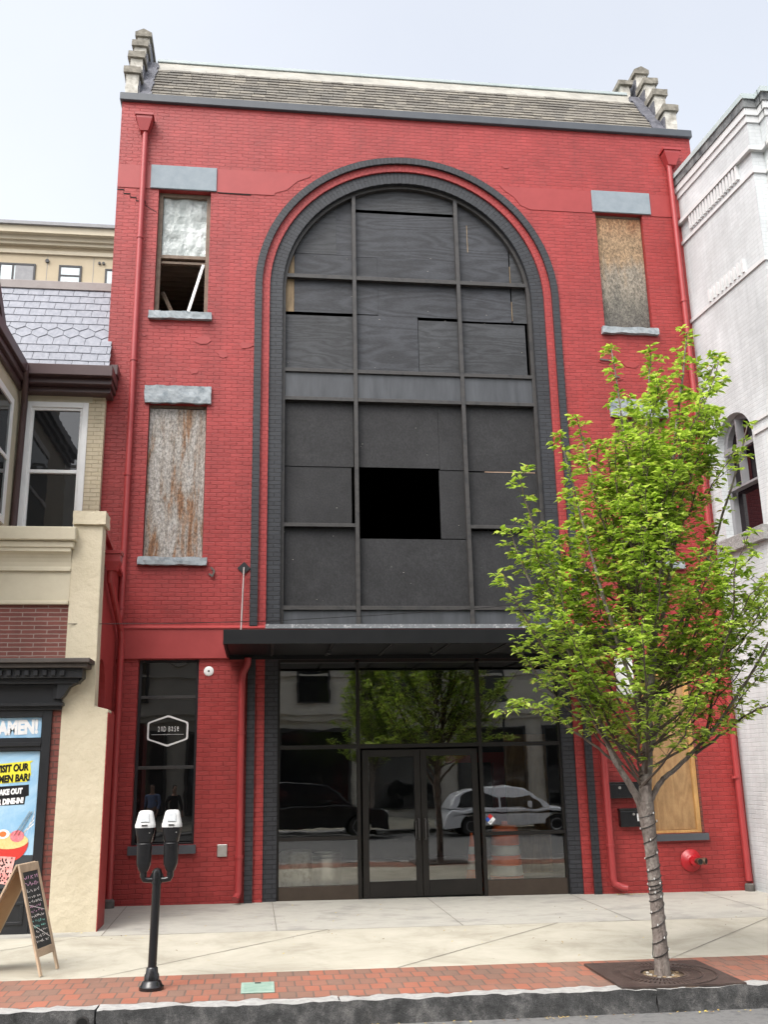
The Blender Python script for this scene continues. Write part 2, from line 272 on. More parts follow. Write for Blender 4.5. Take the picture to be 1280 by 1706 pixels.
# ------------------------------------------------------------------ mesh builder
def rootloc(o):
    while o.parent: o = o.parent
    return o.location.copy()
class MB:
    def __init__(s): s.v = []; s.f = []; s.m = []; s.uv = {}
    def add(s, vs, fs, mi=0, uvs=None):
        o = len(s.v); s.v += [tuple(p) for p in vs]
        if uvs:
            for i, u in enumerate(uvs): s.uv[o + i] = u
        for f in fs: s.f.append(tuple(i + o for i in f)); s.m.append(mi)
        return s
    def box(s, x0, x1, y0, y1, z0, z1, mi=0):
        v = [(x, y, z) for z in (z0, z1) for y in (y0, y1) for x in (x0, x1)]
        return s.add(v, [(0, 2, 3, 1), (4, 5, 7, 6), (0, 1, 5, 4), (2, 6, 7, 3), (0, 4, 6, 2), (1, 3, 7, 5)], mi)
    def hexa(s, a, b, mi=0):       # two quads (4 points each) joined
        return s.add(list(a) + list(b), [(0, 1, 2, 3), (7, 6, 5, 4), (0, 4, 5, 1), (1, 5, 6, 2), (2, 6, 7, 3), (3, 7, 4, 0)], mi)
    def bar(s, p, q, w, d, up=(0, 0, 1), mi=0):   # rectangular bar from p to q
        p = Vector(p); q = Vector(q); t = (q - p).normalized(); u = Vector(up)
        if abs(t.dot(u)) > .98: u = Vector((0, 1, 0))
        a = t.cross(u).normalized(); b = a.cross(t).normalized()
        A = [p + a * sx * w / 2 + b * sy * d / 2 for sx, sy in ((-1, -1), (1, -1), (1, 1), (-1, 1))]
        return s.hexa(A, [x + (q - p) for x in A], mi)
    def poly(s, outer, holes, d0, d1, plane='xz', mi=0):
        loops = [outer] + list(holes)
        def P(a, b, d): return {'xz': (a, d, b), 'yz': (d, a, b), 'xy': (a, b, d)}[plane]
        tris = tessellate_polygon([[Vector((a, b, 0)) for a, b in l] for l in loops])
        flat = [p for l in loops for p in l]; n = len(flat)
        vs = [P(a, b, d0) for a, b in flat] + [P(a, b, d1) for a, b in flat]
        fs = [tuple(t) for t in tris] + [tuple(i + n for i in reversed(t)) for t in tris]
        o = 0
        for l in loops:
            k = len(l)
            for i in range(k):
                a, b = o + i, o + (i + 1) % k; fs.append((a, b, b + n, a + n))
            o += k
        return s.add(vs, fs, mi)
    def tube(s, pts, rads, n=8, mi=0, caps=True):
        pts = [Vector(p) for p in pts]
        if not hasattr(rads, '__len__'): rads = [rads] * len(pts)
        rings = []; t0 = (pts[1] - pts[0]).normalized()
        a = t0.orthogonal().normalized()
        for i, p in enumerate(pts):
            t = (pts[min(i + 1, len(pts) - 1)] - pts[max(i - 1, 0)]).normalized()
            a = (a - t * a.dot(t)).normalized(); b = t.cross(a)
            rings.append([p + (a * math.cos(2 * math.pi * k / n) + b * math.sin(2 * math.pi * k / n)) * rads[i] for k in range(n)])
        return s.loft(rings, caps, mi)
    def loft(s, rings, caps=True, mi=0):
        n = len(rings[0]); vs = [p for r in rings for p in r]; fs = []
        for i in range(len(rings) - 1):
            for k in range(n):
                fs.append((i * n + k, i * n + (k + 1) % n, (i + 1) * n + (k + 1) % n, (i + 1) * n + k))
        if caps: fs += [tuple(reversed(range(n))), tuple(range((len(rings) - 1) * n, len(rings) * n))]
        return s.add(vs, fs, mi)
    def lathe(s, prof, c=(0, 0, 0), n=24, axis='z', mi=0):
        c = Vector(c); rings = []
        for r, h in prof:
            ring = []
            for k in range(n):
                a = 2 * math.pi * k / n; x, y = r * math.cos(a), r * math.sin(a)
                ring.append(c + Vector({'z': (x, y, h), 'y': (x, h, y), 'x': (h, x, y)}[axis]))
            rings.append(ring)
        return s.loft(rings, True, mi)
    def rock(s, x0, x1, y0, y1, z0, z1, step=.06, amp=.02, seed=0, mi=0):
        bm = bmesh.new(); bmesh.ops.create_cube(bm, size=1)
        L = max(x1 - x0, y1 - y0, z1 - z0); 
        nx, ny, nz = [max(1, int((b - a) / step)) for a, b in ((x0, x1), (y0, y1), (z0, z1))]
        for e_axis, cuts in ((0, nx), (1, ny), (2, nz)):
            es = [e for e in bm.edges if abs((e.verts[0].co - e.verts[1].co)[e_axis]) > 1e-4 and (e.verts[0].co - e.verts[1].co).length - abs((e.verts[0].co - e.verts[1].co)[e_axis]) < 1e-4]
            if cuts > 1: bmesh.ops.subdivide_edges(bm, edges=es, cuts=cuts - 1, use_grid_fill=True)
        vs = []
        for v in bm.verts:
            p = Vector((x0 + (v.co.x + .5) * (x1 - x0), y0 + (v.co.y + .5) * (y1 - y0), z0 + (v.co.z + .5) * (z1 - z0)))
            p += noise.noise_vector(p * 7 + Vector((seed, seed * 2, 0))) * amp + noise.noise_vector(p * 19 + Vector((seed, 0, 3))) * amp * .5
            vs.append(p)
        bm.verts.index_update()
        fs = [[v.index for v in f.verts] for f in bm.faces]; bm.free()
        return s.add(vs, fs, mi)
    def build(s, name, mats, parent=None, bevel=0, smooth=False, base=None, seg=1):
        if not isinstance(mats, (list, tuple)): mats = [mats]
        off = rootloc(parent) if parent else Vector(base or (0, 0, 0))
        me = bpy.data.meshes.new(name)
        me.from_pydata([(x - off.x, y - off.y, z - off.z) for x, y, z in s.v], [], s.f)
        for m in mats: me.materials.append(m)
        me.polygons.foreach_set('material_index', s.m)
        bm = bmesh.new(); bm.from_mesh(me); bmesh.ops.recalc_face_normals(bm, faces=bm.faces)
        if s.uv:
            lay = bm.loops.layers.uv.new('UVMap')
            for f in bm.faces:
                for l in f.loops: l[lay].uv = s.uv.get(l.vert.index, (0, 0))
        bm.to_mesh(me); bm.free()
        if smooth:
            me.polygons.foreach_set('use_smooth', [True] * len(me.polygons))
            me.set_sharp_from_angle(angle=R(38))
        o = bpy.data.objects.new(name, me); COL.objects.link(o)
        if parent: o.parent = parent
        else: o.location = off
        if bevel:
            b = o.modifiers.new('bevel', 'BEVEL'); b.width = bevel; b.segments = seg; b.limit_method = 'ANGLE'; b.angle_limit = R(40)
        return o
def split(mb, name, mats, parent=None, **kw):
    par = list(range(len(mb.v)))
    def fd(i):
        while par[i] != i: par[i] = par[par[i]]; i = par[i]
        return i
    for f in mb.f:
        for k in f[1:]: par[fd(k)] = fd(f[0])
    groups = {}
    for f, m in zip(mb.f, mb.m): groups.setdefault(fd(f[0]), []).append((f, m))
    out = []
    for g in groups.values():
        q = MB(); ids = sorted({i for f, _ in g for i in f}); mp = {i: k for k, i in enumerate(ids)}
        q.v = [mb.v[i] for i in ids]; q.f = [tuple(mp[i] for i in f) for f, _ in g]; q.m = [m for _, m in g]
        q.uv = {mp[i]: mb.uv[i] for i in ids if i in mb.uv}
        out.append(q.build(name, mats, parent, **kw))
    return out
def tag(o, label=None, cat=None, group=None, kind=None):
    if label: o['label'] = label
    if cat: o['category'] = cat
    if group: o['group'] = group
    if kind: o['kind'] = kind
    return o
def thing(name, loc, label, cat, group=None):
    o = bpy.data.objects.new(name, None); COL.objects.link(o); o.location = loc
    o.empty_display_size = .2
    return tag(o, label, cat, group)
def bx(name, m, parent, *b, bevel=0, label=None):
    o = MB().box(*b).build(name, m, parent, bevel=bevel)
    if label: o['label'] = label
    return o
def text(name, body, size, m, parent, x, y, z, align='CENTER', sx=1., rot=0., ext=.002, shear=0., bold=0., face='-y', base=None):
    cu = bpy.data.curves.new(name, 'FONT'); cu.body = body; cu.size = size; cu.align_x = align; cu.align_y = 'CENTER'
    cu.extrude = ext; cu.shear = shear; cu.offset = bold; cu.resolution_u = 3
    t = bpy.data.objects.new(name, cu); COL.objects.link(t)
    dg = bpy.context.evaluated_depsgraph_get(); me = bpy.data.meshes.new_from_object(t.evaluated_get(dg))
    bpy.data.objects.remove(t); bpy.data.curves.remove(cu)
    rr = Matrix.Rotation(rot, 4, 'Z')
    mb = MB(); vs = []
    for v in me.vertices:
        p = rr @ Vector((v.co.x * sx, v.co.y, v.co.z)); vs.append((x + p.x, y - p.z, z + p.y))
    mb.add(vs, [tuple(p.vertices) for p in me.polygons]); bpy.data.meshes.remove(me)
    return mb.build(name, m, parent, base=base)

def G(x, y): return -.011 * (x - 1) + .006 * y       # the pavement falls gently to the right and to the kerb
def road(x, y): return G(x, -6.5) - .19 + .004 * (y + 6.5) * (1 if y > -13 else 0) - .02
# ------------------------------------------------------------------ setting
def sheet(name, x0, x1, y0, y1, fn, m, nx=24, ny=6, dz=0):
    mb = MB(); vs = [(x0 + (x1 - x0) * i / nx, y0 + (y1 - y0) * j / ny) for j in range(ny + 1) for i in range(nx + 1)]
    mb.add([(x, y, fn(x, y) + dz) for x, y in vs], [(j * (nx + 1) + i, j * (nx + 1) + i + 1, (j + 1) * (nx + 1) + i + 1, (j + 1) * (nx + 1) + i) for j in range(ny) for i in range(nx)])
    return tag(mb.build(name, m), kind='structure')
def far(x, y): return G(max(-30, min(30, x)), -6.5) - .21
sheet('ground', -600, 600, -600, 600, lambda x, y: -1.2, m_asphalt, 4, 4)
sheet('road', -30, 30, -19.6, -6.42, lambda x, y: G(x, -6.5) - .20, m_asphalt, 20, 8)
KY = -6.37
def slab(name, pts_y, m, dz=0., x0=-30, x1=30):
    mb = MB(); xs = [x0 + (x1 - x0) * i / 20 for i in range(21)]
    for (ya, yb) in pts_y:
        for a, b in zip(xs, xs[1:]):
            A = [(a, ya, G(a, ya) + dz), (b, ya, G(b, ya) + dz), (b, yb, G(b, yb) + dz), (a, yb, G(a, yb) + dz)]
            mb.hexa(A, [(p[0], p[1], p[2] - .22) for p in A])
    return mb
sw = slab('sidewalk', [(-5.18, -2.66)], m_conc).build('sidewalk', m_conc); tag(sw, kind='structure')
sw2 = slab('sidewalk', [(-2.66, .12)], m_concgrey).build('sidewalk', m_concgrey); tag(sw2, kind='structure')
mb = MB()
def joint(x0, y0, x1, y1, w=.012, n=10):
    d = Vector((x1 - x0, y1 - y0)).normalized(); nx, ny = -d.y * w / 2, d.x * w / 2
    for i in range(n):
        a, b = i / n, (i + 1) / n
        j0, j1 = random.uniform(-.003, .003), random.uniform(-.003, .003)
        P = [(x0 + (x1 - x0) * t, y0 + (y1 - y0) * t) for t in (a, b)]
        q = [(P[0][0] - nx, P[0][1] - ny + j0), (P[1][0] - nx, P[1][1] - ny + j0), (P[1][0] + nx, P[1][1] + ny + j1), (P[0][0] + nx, P[0][1] + ny + j1)]
        mb.add([(x, y, G(x, y) + .004) for x, y in q], [(0, 1, 2, 3)])
for b in (-11.05, -8.02, -5.0, -1.92, 1.13):
    joint(-5.18 - b, -5.18, -2.66 - b, -2.66)
joint(-14, -2.66, 12, -2.66, .010, 40)
for x in (-3.6, -1.4, 1.05, 3.4, 5.6): joint(x, -2.66, x - .02, .05)
tag(mb.build('sidewalk_joints', m_joint), kind='structure')
pv = slab('brick_paving', [(KY, -5.18)], m_paver, .001).build('brick_paving', m_paver); tag(pv, kind='structure')
# granite kerb, long stones with rough faces
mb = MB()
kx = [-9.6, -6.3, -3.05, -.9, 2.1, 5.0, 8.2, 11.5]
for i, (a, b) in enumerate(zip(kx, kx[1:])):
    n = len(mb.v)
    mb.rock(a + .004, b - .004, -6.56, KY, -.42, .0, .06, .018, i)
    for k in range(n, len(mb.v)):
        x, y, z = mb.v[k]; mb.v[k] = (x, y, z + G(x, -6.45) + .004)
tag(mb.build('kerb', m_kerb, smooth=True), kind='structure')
sheet('opposite_sidewalk', -30, 30, -27, -19.6, lambda x, y: G(x, -6.5) - .05, m_conc, 8, 3)

# ------------------------------------------------------------------ the red brick building
XC, ZS = 1.02, 10.57
BB = thing('brick_building', (1.0, 0, 0), 'tall red painted brick building with one big boarded arched window', 'building')
def arcpts(r, n=48): return [(XC + r * math.cos(math.pi - math.pi * i / n), ZS + r * math.sin(math.pi - math.pi * i / n)) for i in range(n + 1)]
def rect(x0, x1, z0, z1): return [(x0, z0), (x1, z0), (x1, z1), (x0, z1)]
W_UL = (-3.645, -2.69, 9.97, 12.47); W_LL = (-3.64, -2.65, 5.48, 8.235)
W_UR = (4.765, 5.72, 10.015, 12.49); W_MR = (4.80, 5.77, 5.48, 8.215)
W_GL = (-3.615, -2.65, .915, 3.80); W_GR = (4.86, 5.76, .865, 3.80)
RW = 2.75
arch_hole = [(XC - RW, 4.33)] + arcpts(RW) + [(XC + RW, 4.33)]
mb = MB()
mb.poly(rect(-4.40, 6.90, 3.80, 14.33), [rect(*W_UL), rect(*W_LL), rect(*W_UR), rect(*W_MR), arch_hole], 0, .30)
mb.poly(rect(-4.40, XC - RW, -.35, 3.80), [rect(*W_GL[:3], 3.79)], 0, .30)
mb.poly(rect(XC + RW, 6.90, -.35, 3.80), [rect(*W_GR[:3], 3.79)], 0, .30)
wall = mb.build('wall', m_redbrick, BB)
# shell behind the facade
mb = MB()
mb.box(-4.40, -4.10, .30, 14, -.3, 14.3).box(6.60, 6.90, .30, 14, -.3, 14.3).box(-4.40, 6.90, 14, 14.3, -.3, 14.3)
split(mb, 'side_wall', m_redbrick, BB)
mb = MB()
mb.box(-4.10, 6.60, .30, 14, 4.02, 4.30).box(-4.10, 6.60, .30, 14, 8.75, 8.95).box(-4.10, 6.60, .32, 14, 14.0, 14.2)
mb.box(-2.30, -2.2, .32, 14, 8.95, 14.0).box(-4.10, 6.60, 9.0, 9.2, 4.3, 14.0)
split(mb, 'interior_slab', m_dark, BB)
MB().box(-4.08, -2.31, .31, 9.0, 11.66, 11.7).build('attic_ceiling', m_dark, BB)
MB().box(-4.09, -2.31, .305, 9.0, 8.952, 8.97).build('attic_floor', m_brownwood, BB)
MB().box(-4.095, -4.085, .305, 9.0, 8.972, 13.9).build('attic_wall', m_brownwood, BB)
mb = MB()
for k in range(16): mb.box(-4.09, -2.32, .62 + k * .2, .66 + k * .2, 11.46, 11.62)
split(mb, 'ceiling_joist', m_joist, BB)
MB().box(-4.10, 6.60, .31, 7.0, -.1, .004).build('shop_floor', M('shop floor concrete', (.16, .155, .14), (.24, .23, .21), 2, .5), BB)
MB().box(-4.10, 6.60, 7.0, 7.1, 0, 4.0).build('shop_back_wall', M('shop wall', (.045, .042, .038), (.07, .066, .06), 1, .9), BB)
# rings of the arch
def ring(r0, r1, y0, y1, z0=4.33, arch=True, side=None):
    mb = MB(); path = []
    if arch:
        L = 0
        n0 = 12
        for i in range(n0): path.append(('L', z0 + (ZS - z0) * i / n0))
        for i in range(49): path.append(('A', math.pi - math.pi * i / 48))
        for i in range(1, n0 + 1): path.append(('R', ZS + (z0 - ZS) * i / n0))
    vs = []; uv = []; prof = [(r0, y1), (r0, y0), (r1, y0), (r1, y1)]
    L = 0; prev = None; rm = (r0 + r1) / 2
    for k, v in path:
        def P(r):
            if k == 'L': return (XC - r, v)
            if k == 'R': return (XC + r, v)
            return (XC + r * math.cos(v), ZS + r * math.sin(v))
        m = P(rm)
        if prev: L += math.hypot(m[0] - prev[0], m[1] - prev[1])
        prev = m; a = 0
        for j, (r, y) in enumerate(prof):
            x, z = P(r); vs.append((x, y, z))
            a = [-(y1 - y0), 0, r1 - r0, r1 - r0 + (y1 - y0)][j]
            uv.append((a, L))
    n = 4; fs = []
    for i in range(len(path) - 1):
        for j in range(3): fs.append((i * n + j, (i + 1) * n + j, (i + 1) * n + j + 1, i * n + j + 1))
        fs.append((i * n + 3, (i + 1) * n + 3, (i + 1) * n, i * n))
    fs += [(0, 1, 2, 3), tuple(len(path) * 4 - 4 + q for q in (3, 2, 1, 0))]
    mb.add(vs, fs, 0, uv); return mb
AS = ring(2.36, 2.595, .06, .30).build('arch_surround', m_darkuv, BB)
ring(2.595, 2.752, .02, .30).build('arch_band', m_reduv, AS)
ring(2.735, 2.865, -.04, .012).build('arch_moulding', m_darkuv, AS)
# the same stripes run on below the canopy to the pavement
mb = MB(); mr = MB(); mo = MB()
for s in (-1, 1):
    def X(a, b): return sorted((XC + s * a, XC + s * b))
    mb.box(*X(2.38, 2.60), .06, .30, -.3, 3.79); mr.box(*X(2.60, 2.75), .03, .30, -.3, 3.79); mo.box(*X(2.752, 2.88), -.035, .05, -.3, 3.79)
PJ = split(mb, 'pilaster', m_darkbrick, BB); PS = split(mr, 'pilaster_stripe', m_redbrick, BB); PO_ = split(mo, 'pilaster_moulding', m_darkbrick, BB)
for a, b_, c in zip(PJ, PS, PO_): b_.parent = a; c.parent = a
# beam band, smooth render band, cracks
mb = MB(); mb.box(-4.0, 6.55, -.055, .0, 3.80, 4.30).add([(-4.0, -.075, 4.30), (6.55, -.075, 4.30), (6.55, .0, 4.345), (-4.0, .0, 4.345), (-4.0, -.075, 4.285), (6.55, -.075, 4.285), (6.55, 0, 4.285), (-4, 0, 4.285)], [(0, 1, 2, 3), (4, 5, 1, 0), (4, 7, 6, 5), (1, 5, 6, 2), (0, 3, 7, 4)])
mb.build('beam', m_redsmooth, BB)
mb = MB()
mb.poly([(-2.588, 12.47), (-1.52, 12.47), (-1.50, 12.52), (-1.28, 12.60), (-1.08, 12.80), (-.86, 12.90), (-.80, 12.965), (-2.588, 12.965)], [], -.009, .0)
mb.poly([(2.86, 12.96), (2.95, 12.86), (3.14, 12.72), (3.26, 12.55), (3.45, 12.47), (4.705, 12.47), (4.705, 12.96)], [], -.009, .0)
mb.box(5.905, 6.9, -.009, 0, 12.47, 12.96).box(-4.4, -3.80, -.009, 0, 12.47, 12.96)
split(mb, 'render_band', m_redsmooth, BB)
mb = MB()
pts = [(-4.40, 12.42), (-4.28, 12.42), (-4.28, 12.34), (-4.16, 12.34), (-4.16, 12.27), (-4.05, 12.27), (-4.05, 12.20), (-3.88, 12.20), (-3.88, 12.12), (-3.78, 12.05), (-3.66, 11.98)]
for a, b in zip(pts, pts[1:]): mb.bar((a[0], -.001, a[1]), (b[0], -.001, b[1]), .006, .022 if a[1] == b[1] else .012)
pts = [(-2.57, 12.463), (-2.2, 12.455), (-1.95, 12.45)]
for a, b in zip(pts, pts[1:]): mb.bar((a[0], -.004, a[1]), (b[0], -.004, b[1]), .012, .018)
tag(mb.build('cracks', m_void, BB), kind='stuff')
mb = MB()
def patch(cx, cz, r, n=9, yy=-.010):
    pr = [(cx + r * random.uniform(.6, 1.3) * math.cos(6.283 * i / n) * 1.5, cz + r * random.uniform(.5, 1.1) * math.sin(6.283 * i / n)) for i in range(n)]
    mb.poly(pr, [], yy, 0)
for cx, cz, r in ((-2.75, 9.45, .10), (-1.99, 9.39, .075), (-3.78, 9.52, .03), (-2.4, 9.2, .07), (4.7, 9.33, .09), (5.2, 9.28, .1), (-2.9, 8.85, .06), (4.95, 8.98, .05), (3.0, 13.4, .05)): patch(cx, cz, r)
split(mb, 'blistered_paint', m_redsmooth, BB)
mb = MB()
for a, b in (((-2.50, -.03, 5.32), (-2.44, -.05, 5.25)), ((-2.44, -.05, 5.25), (-2.47, -.03, 5.17)), ((-2.53, -.02, 5.21), (-2.46, -.05, 5.16)), ((4.60, -.03, 9.35), (4.82, -.03, 9.33)), ((4.86, -.03, 9.02), (4.96, -.03, 9.0))): mb.bar(a, b, .012, .03)
split(mb, 'peeling_flake', m_foundation, BB)
MB().box(-4.44, 6.94, -.07, .34, 14.31, 14.475).build('parapet_cap', m_cap, BB, bevel=.012)
# mansard roof in courses
TH = math.atan(1.5); sl = Vector((0, math.cos(TH), math.sin(TH))); nn = Vector((0, -math.sin(TH), math.cos(TH)))
mb = MB(); P0 = Vector((0, .02, 14.42)); nrow = 11; ln = 1.74 / nrow
for i in range(nrow):
    a = P0 + sl * (i * ln) + nn * .028; b = P0 + sl * ((i + 1) * ln + .03) + nn * .006
    o_ = random.uniform(0, .3); xs = [-3.93] + [-3.93 + o_ + .22 * k + random.uniform(-.05, .05) for k in range(50) if .08 < o_ + .22 * k < 10.05] + [6.23]
    for x0, x1 in zip(xs, xs[1:]):
        w = lambda x: .010 * noise.noise(Vector((x * 1.1, i * .37, 0))) + .006 * noise.noise(Vector((x * 4, i, 2)))
        x0 += .003; x1 -= .003; jt = random.uniform(-.006, .006)
        A = [(x0, a.y, a.z + w(x0) + jt), (x1, a.y, a.z + w(x1) + jt), (x1, b.y, b.z), (x0, b.y, b.z)]
        mb.hexa(A, [(p[0], p[1] + .02, p[2] - .02) for p in A])
roof = mb.build('roof', m_shingle, BB)
mb = MB(); e = P0 + sl * 1.73
for k in range(30):
    x0, x1 = -3.95 + k * .3397, -3.95 + (k + 1) * .3397
    d0, d1 = random.uniform(0, .02), random.uniform(0, .02)
    A = [(x0, e.y - .02, e.z - .02 + d0), (x1, e.y - .02, e.z - .02 + d1), (x1, e.y + .30, e.z + .42), (x0, e.y + .30, e.z + .42)]
    mb.hexa(A, [(p[0], p[1] + .05, p[2] - .03) for p in A])
mb.build('ridge_flashing', m_flash, roof)
MB().box(-3.95, 6.24, e.y + .27, e.y + .6, e.z + .425, e.z + .50).build('ridge_cap', m_sage, roof, bevel=.01)
MB().box(-4.1, 6.6, e.y + .4, 14, e.z + .1, e.z + .40).box(-4.1, 6.6,   .25, e.y + .4, 14.15, 14.35).build('flat_roof', m_tar, roof)
MB().box(4.55, 4.72, 3.2, 3.4, 16.5, 17.45).build('vent_pipe', m_flash, roof)
for s in (-1, 1):
    xi, xo = (-4.13, -4.37) if s < 0 else (6.47, 6.71)
    a, b = min(xi, xo), max(xi, xo)
    st = [(.06, 14.98), (.45, 15.66), (.83, 16.25), (1.22, 16.82)]
    mb = MB()
    prof = [(.06, 14.40)]
    for i, (y, z) in enumerate(st):
        prof += [(y, z)]; nxt = st[i + 1][0] if i < 3 else 2.6
        prof += [(nxt, z)]
    prof += [(2.6, 14.40)]
    for (y, z), nx in zip(st, [.45, .83, 1.22, 2.6]):
        mb.rock(a, b, y, nx + .002, 14.40, z, .09, .010, y * 9)
    PP = mb.build('stepped_parapet', m_stone, BB)
    mb = MB()
    for i, ((y, z), nx) in enumerate(zip(st, [.45, .83, 1.22, 2.6])):
        if i < 3: mb.rock(a - .045, b + .045, y - .05, nx + .01, z + .004, z + .145, .07, .012, i + s)
        else:
            xm = (a + b) / 2
            q = [(a - .05, z + .004), (b + .05, z + .004), (b + .05, z + .10), (xm, z + .19), (a - .05, z + .10)]
            mb.poly(q, [], y - .05, 2.65)
    split(mb, 'cap_stone', m_stonecap, PP)
    mb = MB()      # tarred inner face and flashing onto the shingles
    xx = xi + (.032 if s < 0 else -.032)
    for (y, z), nx in zip(st, [.45, .83, 1.22, 1.7]):
        mb.box(min(xi, xx), max(xi, xx), y + .02, nx, 14.40, z - .12)
    x1 = -3.90 if s < 0 else 6.20
    A = P0 + nn * .045; n = 14
    for i in range(n):
        p = A + sl * (2.05 * i / n); q = A + sl * (2.05 * (i + 1) / n); wv = x1 + random.uniform(-.03, .03)
        Q = [(min(xi, wv), p.y, p.z), (max(xi, wv), p.y, p.z), (max(xi, wv), q.y, q.z), (min(xi, wv), q.y, q.z)]
        mb.hexa(Q, [(u[0], u[1] + .06, u[2] - .06) for u in Q])
    mb.build('tar_flashing', m_tar, PP)
mb = MB(); mb.rock(6.12, 6.32, 1.28, 1.62, 16.1, 16.55, .08, .02, 3); c = mb.build('chimney_stub', m_stone, roof)
MB().rock(6.05, 6.38, 1.22, 1.68, 16.55, 16.66, .08, .012, 5).build('cap_stone', m_stonecap, c)

# windows of the facade
def sill(w, parent, h=.13, rough=True, ext=.07):
    mb = MB()
    if rough: mb.rock(w[0] - ext, w[1] + ext + .01, -.085, .12, w[2] - h, w[2] - .002, .045, .016, w[0])
    else: mb.box(w[0] - .035, w[1] + .035, -.07, .15, w[2] - h, w[2] - .002)
    return mb.build('sill', m_rock if rough else m_charcoal, parent, smooth=False)
def lintel(x0, x1, z0, z1, parent, rough):
    mb = MB()
    if rough: mb.rock(x0, x1, -.06, .02, z0, z1, .05, .016, x0 + 4)
    else: mb.box(x0, x1, -.035, .02, z0, z1)
    return mb.build('lintel', m_rock if rough else m_lintel, parent, bevel=0 if rough else .006)
def frame(w, y0, y1, t, m, parent, name='window'):
    x0, x1, z0, z1 = w
    mb = MB(); mb.box(x0, x0 + t, y0, y1, z0, z1).box(x1 - t, x1, y0, y1, z0, z1).box(x0 + t, x1 - t, y0, y1, z1 - t, z1).box(x0 + t, x1 - t, y0, y1, z0, z0 + t * .6)
    return mb.build(name, m, parent, bevel=.004)
# upper left: broken sash window
w = frame(W_UL, .12, .22, .075, m_brownwood, BB); w['label'] = 'sash window with its lower pane gone and torn sheet above'
MB().box(-3.57, -2.765, .135, .20, 11.13, 11.20).box(-3.57, -2.765, .17, .23, 11.04, 11.09).build('meeting_rail', m_brownwood, w, bevel=.004)
mb = MB(); n = 16
g = [[(-3.565 + .80 * i / n, .185 + .03 * noise.noise(Vector((i * .4, j * .36, 1))) + .010 * noise.noise(Vector((i * 1.7, j * 1.3, 5))), 11.2 + 1.2 * j / n) for i in range(n + 1)] for j in range(n + 1)]
fl = [p for r in g for p in r]; k = n + 1
back = [(x, y + .004, z) for x, y, z in fl]; N_ = len(fl)
fs = [(j * k + i, j * k + i + 1, (j + 1) * k + i + 1, (j + 1) * k + i) for j in range(n) for i in range(n)]
mb.add(fl + back, fs + [tuple(q + N_ for q in reversed(f)) for f in fs])
mb.build('torn_sheet', m_paper, w)
MB().bar((-2.80, .17, 11.04), (-3.07, .19, 10.0), .035, .05).build('prop_stick', m_white, w)
MB().bar((-3.55, .5, 10.62), (-3.28, .3, 9.98), .04, .06).build('fallen_sash', m_brownwood, w)
lintel(-3.80, -2.59, 12.475, 12.965, w, False); sill(W_UL, w, .14)
# boarded windows
for wn, lint, rough, bm_, lab in ((W_LL, (-3.72, -2.58, 8.238, 8.55), True, m_board1, 'window boarded with streaked grey and brown sheet'), (W_UR, (4.71, 5.905, 12.493, 12.965), False, m_board2, 'window boarded with tan sheet gone grey below'), (W_MR, (4.72, 5.83, 8.218, 8.55), True, m_board3, 'boarded window behind the tree crown')):
    w = frame(wn, .10, .20, .05, m_brownwood, BB); w['label'] = lab
    MB().box(wn[0] + .012, wn[1] - .012, .085, .1, wn[2] + .01, wn[3] - .07).build('board', bm_, w)
    lintel(*lint, w, rough); sill(wn, w)
# ground floor left window
w = frame(W_GL, .11, .19, .045, m_black, BB); w['label'] = 'narrow dark shop window with three panes'
split(MB().box(-3.57, -2.695, .115, .185, 3.165, 3.215).box(-3.57, -2.695, .115, .185, 2.06, 2.11), 'rail', m_frame, w, bevel=.004)
for z0, z1 in ((.96, 2.06), (2.11, 3.165), (3.215, 3.75)): MB().box(-3.57, -2.695, .145, .151, z0, z1).build('pane', m_glassbk, w)
sill(W_GL, w, .13, False)
# ground floor right window: fresh plywood in a pine frame
w = frame((W_GR[0], W_GR[1] - .03, .868, 3.54), .04, .16, .075, m_pine, BB); w['label'] = 'ground window closed with bare plywood in pine trim'
MB().box(4.93, 5.66, .10, .115, .92, 3.47).build('board', m_freshply, w)
MB().box(4.86, 5.76, .10, .2, 3.54, 3.79).build('top_panel', m_dark, w)
MB().box(5.732, 5.76, .01, .2, .87, 3.54).build('brick_reveal', m_brick2, w)
sill(W_GR, w, .11, False)
# the big arched window
def clip(x0, x1, z0, z1, r=2.40):
    pts = [(x0, z0), (x1, z0)]; n = 24
    for i in range(n + 1):
        x = x1 + (x0 - x1) * i / n; d = r * r - (x - XC) ** 2
        zt = ZS + math.sqrt(max(d, 0)) if d > 0 else ZS
        pts.append((x, max(z0 + .002, min(z1, zt))))
    return pts
mb = MB(); ry = (.15, .24)
fr = ring(2.30, 2.375, .15, .27); fr.uv = {}
mb.add(fr.v, fr.f)
for x in (0.0, 1.99):
    zt = ZS + math.sqrt(2.32 ** 2 - (x - XC) ** 2)
    mb.box(x - .036, x + .036, .14, .235, 4.36, zt)
for z, t in ((10.91, .04), (9.02, .035), (8.47, .035), (4.665, .035), (4.36, .03)):
    xs = [-1.31, -.037, 1.953 - .0, 3.35]
    for a, b in ((-1.29, -.036), (.036, 1.954), (2.026, 3.33)):
        mb.box(a, b, .148, .235, z - t, z + t)
for a, b in ((-1.29, -.036), (2.026, 3.33)): mb.box(a, b, .15, .235, 6.09, 6.155)
AW = mb.build('arched_window', m_frame, BB, bevel=.004); AW['label'] = 'tall arched window boarded with dark sheets, one sheet missing'
def board(m, x0, x1, z0, z1, y=.25, t=.012, tilt=0.):
    mb = MB(); mb.poly(clip(x0, x1, z0, z1), [], y, y + t)
    if tilt:
        mb.v = [(x + (z - z0) * tilt, yy, z) for x, yy, z in mb.v]
    return mb.build('board', m, AW)
b = .25
